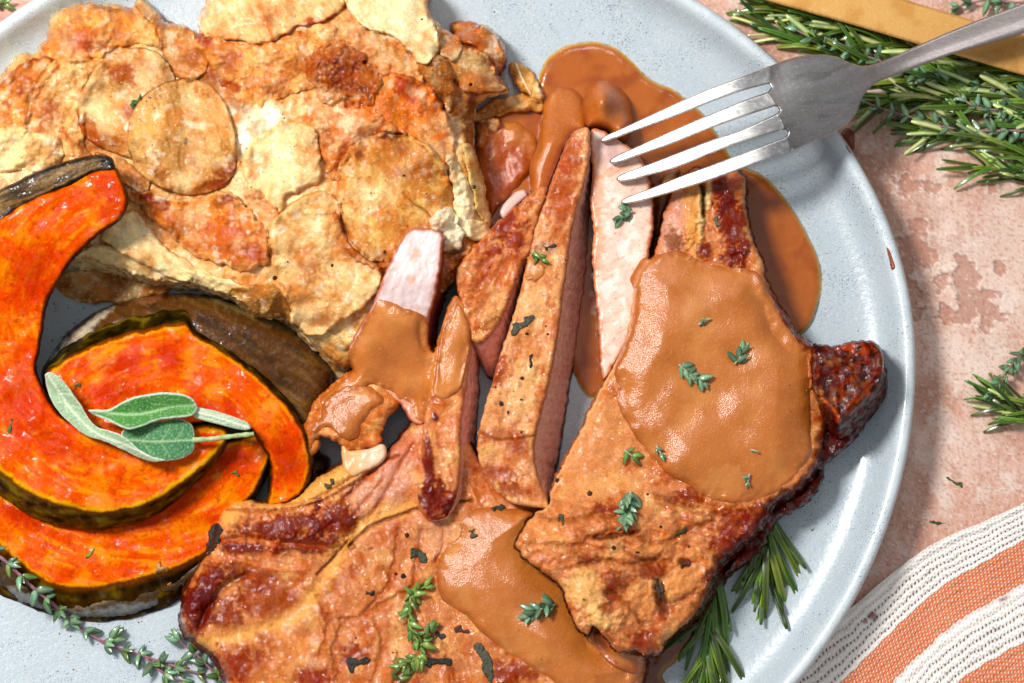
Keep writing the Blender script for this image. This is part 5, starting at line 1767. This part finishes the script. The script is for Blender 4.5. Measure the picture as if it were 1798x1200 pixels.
g7 = piece('gravy', [(958, 170), (985, 150), (1015, 160), (1030, 190), (1028, 225), (1008, 236), (990, 262), (975, 300), (958, 340), (935, 345), (930, 300), (945, 250), (950, 205)], lambda X, Y: 26 + 50 * sm(160, 260, Y) + 0 * X, p_gravy('c27436', 41), M['gravy'], zb=2, er=30, ez=24, wig=3, ws=30, seed=55, g=2.6)
tag(g7, 'shiny gravy running down from the pool onto the top of the long slice', 'gravy')
g8 = piece('gravy', [(835, 240), (858, 215), (890, 205), (925, 220), (945, 250), (935, 300), (905, 335), (880, 365), (862, 385), (850, 350), (838, 300)], lambda X, Y: 22 + 10 * fbm(X / 40, Y / 40, 3, 4), p_gravy('b0561e', 43), M['gravy'], zb=2, er=26, ez=20, wig=3, ws=30, seed=57, g=2.6)
tag(g8, 'reddish brown gravy between the gratin and the pointed slice', 'gravy')
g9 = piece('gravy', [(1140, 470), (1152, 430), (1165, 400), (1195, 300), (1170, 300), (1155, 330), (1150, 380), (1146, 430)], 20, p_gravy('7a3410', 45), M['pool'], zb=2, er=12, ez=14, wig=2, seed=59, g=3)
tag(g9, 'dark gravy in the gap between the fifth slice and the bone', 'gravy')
g10 = piece('gravy', [(1042, 1112), (1062, 1108), (1090, 1135), (1130, 1148), (1138, 1166), (1120, 1184), (1080, 1172), (1052, 1146)], None, p_gravy('b05a28', 47), M['pool'], drape=(8, 6, 16), er=10, ez=6, wig=1, seed=61, wall=False, g=2.4)
tag(g10, 'darker pool of gravy at the very tip where the two chops meet', 'gravy')
for (x, y, l, w, a, lab) in [(860, 570, 44, 26, -30, 'gravy drop crossing the pink side of the pointed slice'), (938, 470, 50, 44, 80, 'thin gravy film on the upper part of the long slice')]:
    a_ = math.radians(a)
    pts = [(x + math.cos(t) * l / 2 * math.cos(a_) - math.sin(t) * w / 2 * math.sin(a_), y + math.cos(t) * l / 2 * math.sin(a_) + math.sin(t) * w / 2 * math.cos(a_)) for t in np.linspace(0, 2 * math.pi, 10)[:-1]]
    tag(piece('gravy', pts, None, p_gravy('d08a4a', 55), M['gravy'], drape=(6, 3, 16), er=12, ez=3.5, wig=4, ws=16, seed=int(x), wall=False, g=2.4), lab, 'gravy')

# ================================================================== sage
def leafpaint(base, vein, midpts, seed, dark=None, rimc='d9e2cf', rimw=2.6, side=None):
    def f(P):
        P.mix(base, np.ones(len(P.X)))
        P.mot(dark or '6f9a72', 24, 0, .3, .4, seed)
        P.mot('c3d6b8', 4, .1, .3, .4, seed + 2)
        P.cells(4.6, 1.5, seed)
        if side:
            for s_ in side:
                P.line(s_, 1.4, vein, .5, -1.2, warp=1, step=4)
        P.line(midpts, 2.2, vein, .9, 1.5, warp=1, step=4)
        P.edge(rimc, rimw, .9, .3)
        P.R[:] = .7
    return f


sg = thing('sage_sprig', 'three velvety green sage leaves with stalks lying on the squash', 'sage', 260, 740, 130)
zs = H(300, 760)


def sz(b, *hum):
    def f(X, Y):
        z = b + 0 * X
        for x, y, r, h in hum:
            z = z + h * np.exp(-((X - x) ** 2 + (Y - y) ** 2) / r ** 2)
        return z
    return f


def rl(x, y, dx, dy, L):
    return [(x, y), (x + dx * L * .5, y + dy * L * .4), (x + dx * L, y + dy * L)]


piece('leaf', [(212, 762), (232, 748), (270, 741), (312, 735), (334, 744), (341, 760), (342, 782), (334, 798), (312, 807), (280, 809), (254, 800), (230, 785)], sz(148, (290, 770, 50, 8)), leafpaint('3f7f4c', '9cc08a', [(220, 772), (270, 776), (342, 773)], 5, '2c6a40', side=[rl(250, 775, .7, -1, 24), rl(280, 776, .7, -1, 26), rl(305, 775, .7, -1, 22), rl(250, 776, .7, 1, 20), rl(280, 776, .7, 1, 24)]), M['sage'], sg, zb=lambda X, Y: 146 + 0 * X, er=5, ez=3, wig=1, g=1.6, seed=3, wn=0)
tube('stalk', [(338, 773, 152), (370, 771, 150), (410, 766, 146), (446, 762, 142)], 4.6, 4.0, SM, 'a9bf86', sg)
piece('leaf', [(156, 720), (190, 719), (212, 708), (236, 697), (278, 690), (320, 692), (340, 702), (346, 716), (338, 730), (312, 734), (280, 738), (252, 748), (228, 755), (208, 748), (188, 738), (168, 730)],
      lambda X, Y: 164 + 10 * np.abs(Y - (722 - .08 * (X - 250))) / 18, leafpaint('468a34', 'a8c890', [(170, 724), (240, 728), (300, 716), (344, 712)], 9, '2a6420', rimc='cfe0c6', rimw=5), M['sage'], sg, zb=lambda X, Y: 158 + 0 * X, er=5, ez=4, wig=1, g=1.6, seed=4, wn=0)
piece('leaf', [(336, 712), (352, 716), (380, 722), (410, 732), (434, 742), (441, 752), (430, 756), (400, 750), (370, 742), (344, 735), (338, 726)], sz(156), leafpaint('a9be9a', 'e0e8d4', [(340, 722), (390, 736), (438, 752)], 6, '90a880', side=[[(345, 718), (400, 733)], [(345, 730), (395, 744)]]), M['sage'], sg, zb=148, er=5, ez=4, wig=.6, g=1.6, wn=0)
piece('leaf', [(79, 660), (86, 654), (98, 658), (114, 672), (130, 694), (145, 716), (158, 738), (176, 752), (198, 758), (222, 770), (246, 790), (268, 802), (290, 808), (268, 811), (240, 802), (212, 788), (184, 776), (150, 764), (124, 744), (102, 722), (86, 694)],
      lambda X, Y: 162 + 14 * sm(0, 22, (X - 80) * .62 - (Y - 655) * .78 + 20) - 8 * sm(180, 280, X), leafpaint('a3bd95', 'dbe5cb', [(86, 662), (108, 695), (132, 728), (170, 762), (220, 782), (262, 802)], 12, '8aa983',
      side=[rl(100, 684, .2, 1, 22), rl(112, 702, .25, 1, 22), rl(128, 722, .5, 1, 22), rl(104, 690, 1, .1, 22), rl(118, 712, 1, .15, 24), rl(150, 745, .6, .9, 16)]), M['sage'], sg, zb=lambda X, Y: 150 + 0 * X, er=4, ez=3, wig=1, g=1.6, seed=6, wn=0)

# ================================================================== herbs on the food
K = dict(L=(17, 27), sr=(2.0, 1.4), per=(2, 3), ang=(35, 75), flat=.6, wsc=1.1)


def on(pts, dz=5):
    return [(x, y, H(x, y) + dz) for x, y in pts]


def tip(label, pts, seed, gap=11, meshes=None, **kw):
    a = dict(K)
    a.update(kw)
    return sprig('thyme_tip', label, 'thyme', [on(pts)], 'thyme', seed, gap=gap, group='thyme tips scattered on the pork', ground=min(p[2] for p in on(pts, -1)), meshes=meshes, scol='a8a08c', **a)


tip('thyme tip in the middle of the large gravy spread', [(1192, 640), (1206, 652), (1222, 662), (1244, 676)], 1, L=(17, 26))
tip('small thyme tip on the upper right part of the gravy spread', [(1290, 640), (1298, 628), (1304, 618)], 2)
tip('thyme tip near the lower left edge of the gravy spread, left one of a pair', [(1096, 790), (1106, 798), (1116, 804)], 3, meshes=THY)
tip('thyme tip just touching the lower left edge of the gravy, right one of a pair', [(1152, 782), (1158, 792), (1162, 800)], 4, L=(12, 17))
tip('tiny thyme leaves on the lower right of the gravy spread', [(1316, 832), (1314, 842), (1313, 850)], 5, L=(10, 16), per=(1, 2))
tip('tiny thyme leaf at the right side of the gravy spread, above the lower pair', [(1318, 790), (1328, 792)], 6, L=(8, 11), per=(1, 1))
tip('thick thyme tip on the bare lower edge of the upper chop', [(1108, 862), (1104, 880), (1100, 900), (1096, 912)], 7, L=(20, 30), gap=9, per=(3, 5))
tip('thyme tip on the gravy of the lower chop', [(975, 1062), (958, 1066), (940, 1076), (922, 1086)], 8, L=(20, 31), gap=10, per=(3, 4))
tip('thyme tip on the pale pink slice below the fork tines', [(1112, 372), (1100, 374), (1088, 382)], 9, L=(18, 28), gap=9, per=(3, 4))
tip('thyme leaves at the top of the long peppery slice', [(932, 440), (944, 450), (952, 458)], 10, L=(16, 24), gap=9, meshes=THY, per=(1, 2))
tip('single thyme leaf near the top of the large gravy spread', [(1226, 571), (1238, 563)], 11, L=(10, 14), gap=9, per=(1, 2))
o = sprig('thyme_sprig', 'bright green branching thyme sprig on the lower chop left of its gravy', 'thyme', [on([(722, 1035), (720, 1060), (717, 1085), (722, 1105), (735, 1130), (742, 1160)], 7), on([(738, 1135), (750, 1115), (758, 1100)], 8), on([(720, 1050), (735, 1036), (748, 1030)], 6), on([(738, 1150), (715, 1166), (700, 1172)], 7)], 'thyme', 12,
          gap=12, meshes=THY, scol='9aa040', **{**K, 'L': (18, 29), 'ground': 84})
tip('cut thyme tip at the bottom frame edge of the lower chop', [(700, 1200), (702, 1190), (708, 1182)], 13, meshes=THY)

# long thyme sprig at the lower left
sprig('thyme_sprig', 'long thyme sprig lying across the squash skin and the plate at lower left', 'thyme',
      [[(-30, 960, 74), (0, 978, 72), (20, 995, 70), (45, 1020, 64), (70, 1042, 52), (95, 1062, 40), (120, 1085, 26), (150, 1108, 14), (190, 1132, 9), (240, 1148, 8), (290, 1165, 8), (340, 1180, 8), (410, 1200, 8)],
       [(180, 1126, 10), (200, 1118, 12), (218, 1106, 14)], [(395, 1200, 10), (370, 1175, 14), (345, 1150, 16), (320, 1130, 18), (300, 1105, 22)], [(255, 1155, 8), (285, 1180, 8), (330, 1200, 8)]], 'thyme', 40, L=(18, 32), gap=33, sr=(3.2, 2.0), per=(4, 7), ang=(35, 75), flat=.7, ground=4, meshes=[TH[0], TH[1], THY[0]], wsc=1.05, scol='93606a')

# dark roasted sage pieces and other herb bits on the pork
hb = 'dark roasted sage pieces on the pork'
chip('sage_fragment', 'dark grey roasted sage piece on the long slice', 'herb', 913, 571, 46, 20, -42, '4a4a38', group=hb, z=3, seed=3)
chip('sage_fragment', 'dark green roasted sage knot on the lower chop near the crease', 'herb', 736, 975, 30, 20, 20, '3a4228', group=hb, z=3, seed=4)
chip('sage_fragment', 'blackened sage lump at the bottom of the lower chop', 'herb', 630, 1165, 44, 20, -10, '1d1c12', group=hb, z=3, seed=5)
chip('sage_fragment', 'blackened sage lump beside the bright thyme sprig', 'herb', 768, 1164, 46, 16, 5, '1a1410', group=hb, z=3, seed=6)
chip('sage_fragment', 'rectangular grey green sage piece at the foot of the lower gravy', 'herb', 852, 1162, 62, 26, 72, '4a4c3a', group=hb, z=3, seed=7)
chip('sage_fragment', 'small dark sage bit right of the bright thyme sprig', 'herb', 772, 1116, 16, 11, 20, '23241c', group=hb, z=3, seed=8)
chip('sage_fragment', 'small grey sage bit at the top edge of the lower gravy', 'herb', 829, 937, 16, 12, 70, '4c5034', group=hb, z=3, seed=9)
chip('sage_fragment', 'tiny black sage bit in the middle of the lower chop', 'herb', 650, 1042, 14, 9, 10, '1f2416', group=hb, z=3, seed=10)
chip('sage_fragment', 'small green sage bit on the rough corner of the upper chop', 'herb', 985, 911, 10, 20, 0, '3e4a2a', group=hb, z=3, seed=12)
chip('sage_fragment', 'green herb bit beside the red seared edge of the upper chop', 'herb', 1195, 935, 26, 10, -45, '3c4a20', group=hb, z=3, seed=13)
chip('sage_fragment', 'dark sage bit on the pale fat strip of the lower chop', 'herb', 580, 850, 18, 12, -50, '4a4022', group=hb, z=3, seed=14)
chip('sage_fragment', 'thin black herb sliver in the middle of the long slice', 'herb', 932, 634, 30, 6, 95, '2c1c10', group=hb, z=3, seed=15)
chip('sage_fragment', 'curled dark herb at the top of the lower gravy under the slices', 'herb', 876, 893, 26, 10, -20, '24361c', group=hb, z=3, seed=16)
chip('sage_fragment', 'small dark herb flake at the seared head of the long slice', 'herb', 966, 434, 20, 9, -10, '2c3030', group=hb, z=3, seed=17)
chip('sage_fragment', 'dark red brown bit above the gravy tongue of the lower chop', 'herb', 812, 1108, 28, 14, 10, '501c10', group=hb, z=3, seed=18)
chip('sage_fragment', 'dark flake in a fold of the upper chop', 'herb', 1160, 1035, 12, 36, -12, '4a3a28', group=hb, z=3, seed=19)
chip('sage_fragment', 'red brown flake on the rough lower part of the upper chop', 'herb', 1204, 992, 16, 12, -12, '4a1410', group=hb, z=3, seed=20)
chip('sage_fragment', 'grey green flake on the seared bone end', 'herb', 1258, 390, 20, 9, 65, '5c5a44', group=hb, z=3, seed=21)
chip('herb_leaf', 'green herb leaf tucked between the two round potato slices', 'herb', 240, 178, 26, 11, -30, '2c5a20', z=3, seed=22)
chip('herb_leaf', 'tiny green leaf on the shaded upper rim of the middle squash', 'herb', 136, 677, 14, 8, -20, '5a6a28', z=3, seed=23)
chip('herb_leaf', 'thin green leaf on the glossy left squash wedge', 'herb', 19, 745, 26, 7, 100, '4a6a20', z=3, seed=24)
chip('herb_leaf', 'curled green leaf on the bottom squash wedge', 'herb', 160, 971, 26, 7, -50, '8a9a2c', z=3, seed=25)
chip('herb_leaf', 'green leaf bit at the right of the bottom squash wedge', 'herb', 415, 832, 12, 8, 60, '5a7a30', z=3, seed=26)
chip('herb_leaf', 'cut rosemary piece on the table, larger of two', 'herb', 1676, 846, 34, 8, 30, '3c6020', z=3, seed=27)
chip('herb_leaf', 'cut rosemary piece on the table nearest the napkin', 'herb', 1642, 918, 26, 6, 5, '2f5424', z=3, seed=28)
chip('herb_leaf', 'tiny green herb bit on the plate left of the napkin', 'herb', 1428, 929, 12, 5, -40, '3c5a30', z=2.5, seed=29)
chip('roasted_crumb', 'tan crumb stuck to the skin of the bottom squash wedge', 'crumb', 283, 1001, 22, 26, 10, 'c89458', z=7, seed=30, col2='8a5428')
chip('roasted_crumb', 'small tan crumb below the larger one on the squash skin', 'crumb', 297, 1027, 9, 8, 10, 'c08040', z=3, seed=31, col2='8a5428')
chip('roasted_crumb', 'dark red fried bit at the left end of the lower chop', 'crumb', 558, 889, 12, 16, 0, '7a1c14', z=3, seed=32)

# pepper and fine specks
rnd = random.Random(4)
pep = [(238 + 0, 0, 0)][:0]
pts = [(482, 488, 6), (583, 466, 4.5), (709, 308, 5), (637, 157, 0), (1118, 869, 0), (741, 34, 3), (505, 460, 2.5), (748, 340, 2), (675, 442, 4), (431, 363, 4), (979, 844, 7), (1036, 867, 7), (856, 656, 6), (880, 708, 6), (905, 540, 0), (925, 586, 5), (958, 573, 4), (962, 587, 4), (917, 664, 6), (880, 711, 6), (916, 702, 5), (892, 724, 4), (916, 759, 4), (1078, 962, 6), (1119, 970, 6), (708, 1012, 7), (715, 940, 6), (605, 1142, 4), (690, 1146, 4), (1025, 1053, 4), (625, 1120, 3), (695, 1008, 5), (860, 470, 3), (993, 457, 3), (600, 790, 2), (1160, 925, 4), (1105, 880, 3), (1137, 868, 5), (1290, 945, 4), (1210, 960, 4), (870, 680, 3)]
crumb_field('pepper_specks', 'coarse black pepper specks sprinkled over the pork and potatoes', [p for p in pts if p[2] > 0] + [(rnd.uniform(560, 1120), rnd.uniform(880, 1190), rnd.uniform(.6, 1.5)) for _ in range(70)] + [(rnd.uniform(845, 985), rnd.uniform(400, 880), rnd.uniform(.6, 1.6)) for _ in range(40)], ['1c120c', '2a1a12', '40241a'], None, 1)
crumb_field('plate_specks', 'fine ochre and brown crumbs on the bare plate beside the squash', [(rnd.uniform(88, 150), rnd.uniform(530, 600), rnd.uniform(1, 2.6)) for _ in range(26)] + [(rnd.uniform(20, 340), rnd.uniform(1080, 1195), rnd.uniform(.8, 2.2)) for _ in range(40)] + [(rnd.uniform(1380, 1590), rnd.uniform(600, 1000), rnd.uniform(.8, 1.8)) for _ in range(16)], ['c89a3c', '7a5a2c', '5c4a38', 'b06030'], None, 2)
crumb_field('potato_crumbs', 'tiny browned crumbs on the gratin crust', [(rnd.gauss(560, 150), rnd.gauss(230, 110), rnd.uniform(1, 2.6)) for _ in range(170)] + [(rnd.gauss(160, 90), rnd.gauss(180, 70), rnd.uniform(1, 2.6)) for _ in range(80)], ['b0602c', '8a3c14', 'f8e0a8', 'f6d890'], None, 3)

# ================================================================== gold handle and fork
gh = piece('gold_handle', [(1290, -34), (1330, -6), (1341, 0), (1500, 45), (1660, 92), (1798, 133), (1960, 180), (1990, 110), (1798, 62), (1711, 37), (1581, -3), (1500, -30), (1470, -60), (1290, -70)],
           lambda X, Y: 27 + 4 * sm(1300, 1900, X), lambda P: (P.mot('cf9040', 60, 0, .3, .6, 3), P.mot('e8b468', 50, 0, .3, .5, 8), P.mix('6a4418', P.wall * .3)), M['gold'], zb=lambda X, Y: 17 + 4 * sm(1300, 1900, X), er=5, ez=3, ep=1.5, wig=.6, g=4, corner=True, base_col='e6ae62', ro=.42, wn=0)
tag(gh, 'flat gold coloured cutlery handle lying on the herbs at the top right', 'cutlery handle')

fk = thing('fork', 'brushed steel fork with four tines pointing left, tips on the pale slice', 'fork', 1500, 170, 70)
AX = np.array([1.0, -.345]) / math.hypot(1, .345)


def fs(X, Y):
    return (X - 1078) * AX[0] + (Y - 300) * AX[1]


def fz(X, Y):
    s_ = fs(X, Y)
    v = -(X - 1078) * AX[1] + (Y - 300) * AX[0]
    z = sum(np.interp(s_ + q, [-30, 0, 80, 170, 260, 340, 420, 480, 560, 700, 900, 1200], [94, 100, 124, 146, 158, 154, 130, 104, 88, 96, 116, 134]) for q in (-36, -24, -12, 0, 12, 24, 36)) / 7
    bowl = sm(250, 340, s_) * sm(510, 430, s_)
    return z - 9 * bowl * (v / 60) ** 2


def p_steel(col='8f8b8c', r=.42, speck=.5, k=0):
    def f(P):
        P.mix(col, np.ones(len(P.X)))
        P.mot('b9b7b8', 18, .0, .3, .35, 3 + k, rot=(-19, 4))
        P.mot('6a6668', 24, .02, .3, .35, 5 + k, rot=(-19, 3))
        P.mot('ece9e4', 3.5, .2, .36, speck, 7 + k)
        P.R[:] = r
    return f


def tine(pts, seed):
    def tp(P):
        s_ = fs(P.X, P.Y)
        P.mix('f0eeea', np.ones(len(P.X)))  # near-white colour stands in for light reflected by the tines
        P.mix('9a9696', sm(235, 275, s_) * .7)
        P.mot('f0eeea', 9, 0, .3, .5, seed)
        P.mot('9a9290', 12, .1, .3, .4, seed + 1)
        P.mix('b0713c', sm(30, 4, s_) * .45)
        P.R[:] = .36
        P.mix('6a6460', P.wall * .4)
    piece('tine', pts, lambda X, Y: fz(X, Y) - .3, tp, M['steel'], fk, zb=lambda X, Y: fz(X, Y) - 11, er=3.2, ez=2.2, wig=0, g=1.7, corner=False, wn=0, seed=seed)


tine([(1054, 247), (1062, 239), (1100, 222), (1150, 199), (1200, 176), (1250, 154), (1300, 136), (1345, 119), (1352, 117), (1353, 145), (1347, 148), (1300, 161), (1250, 179), (1200, 199), (1150, 218), (1105, 234), (1062, 250)], 1)
tine([(1070, 284), (1080, 275), (1120, 257), (1180, 230), (1240, 204), (1300, 179), (1342, 164), (1368, 156), (1372, 178), (1362, 186), (1300, 207), (1240, 229), (1180, 253), (1120, 274), (1080, 288)], 2)
tine([(1082, 315), (1092, 306), (1130, 292), (1190, 269), (1250, 246), (1300, 229), (1357, 203), (1378, 196), (1384, 222), (1377, 227), (1300, 251), (1250, 270), (1190, 294), (1130, 311), (1092, 320)], 3)
tine([(1090, 355), (1102, 346), (1140, 332), (1200, 308), (1250, 290), (1300, 271), (1374, 243), (1386, 240), (1394, 261), (1384, 266), (1300, 298), (1250, 316), (1200, 332), (1140, 350), (1100, 359)], 4)
piece('handle', [(1350, 117), (1375, 107), (1398, 100), (1425, 96), (1450, 96), (1471, 100), (1485, 107), (1498, 113), (1512, 116), (1526, 115), (1538, 112), (1551, 107), (1575, 97), (1598, 86), (1655, 61), (1711, 38), (1798, 5), (1900, -36), (2050, -96), (2070, -40), (1900, 26), (1798, 59), (1730, 79), (1665, 98), (1620, 115), (1575, 132), (1558, 138), (1544, 143), (1534, 149), (1525, 157), (1517, 168), (1511, 181), (1506, 196), (1498, 207), (1487, 219), (1475, 227), (1455, 238), (1431, 248), (1405, 258), (1386, 266), (1381, 250), (1377, 242), (1382, 238), (1384, 232), (1380, 228), (1374, 228), (1368, 212), (1360, 202), (1366, 199), (1369, 194), (1365, 188), (1359, 187), (1352, 175), (1344, 165), (1350, 160), (1354, 154), (1351, 148), (1345, 148)],
      lambda X, Y: fz(X, Y) + 3 * sm(1545, 1620, X) * np.exp(-((-(X - 1078) * AX[1] + (Y - 300) * AX[0] + 2) / 9) ** 2), more(p_steel('a19d9a', .4, .3), lambda P: P.mix('5c5654', np.exp(-((fs(P.X, P.Y) - 300) / 26) ** 2) * .45),
      lambda P: P.mix('b09a94', sm(440, 480, fs(P.X, P.Y)) * .35), lambda P: P.mix('3a3636', P.wall * .5)), M['steel'], fk, zb=lambda X, Y: fz(X, Y) - 12, er=4.5, ez=2.6, wig=0, g=2.0, corner=True, wn=0)
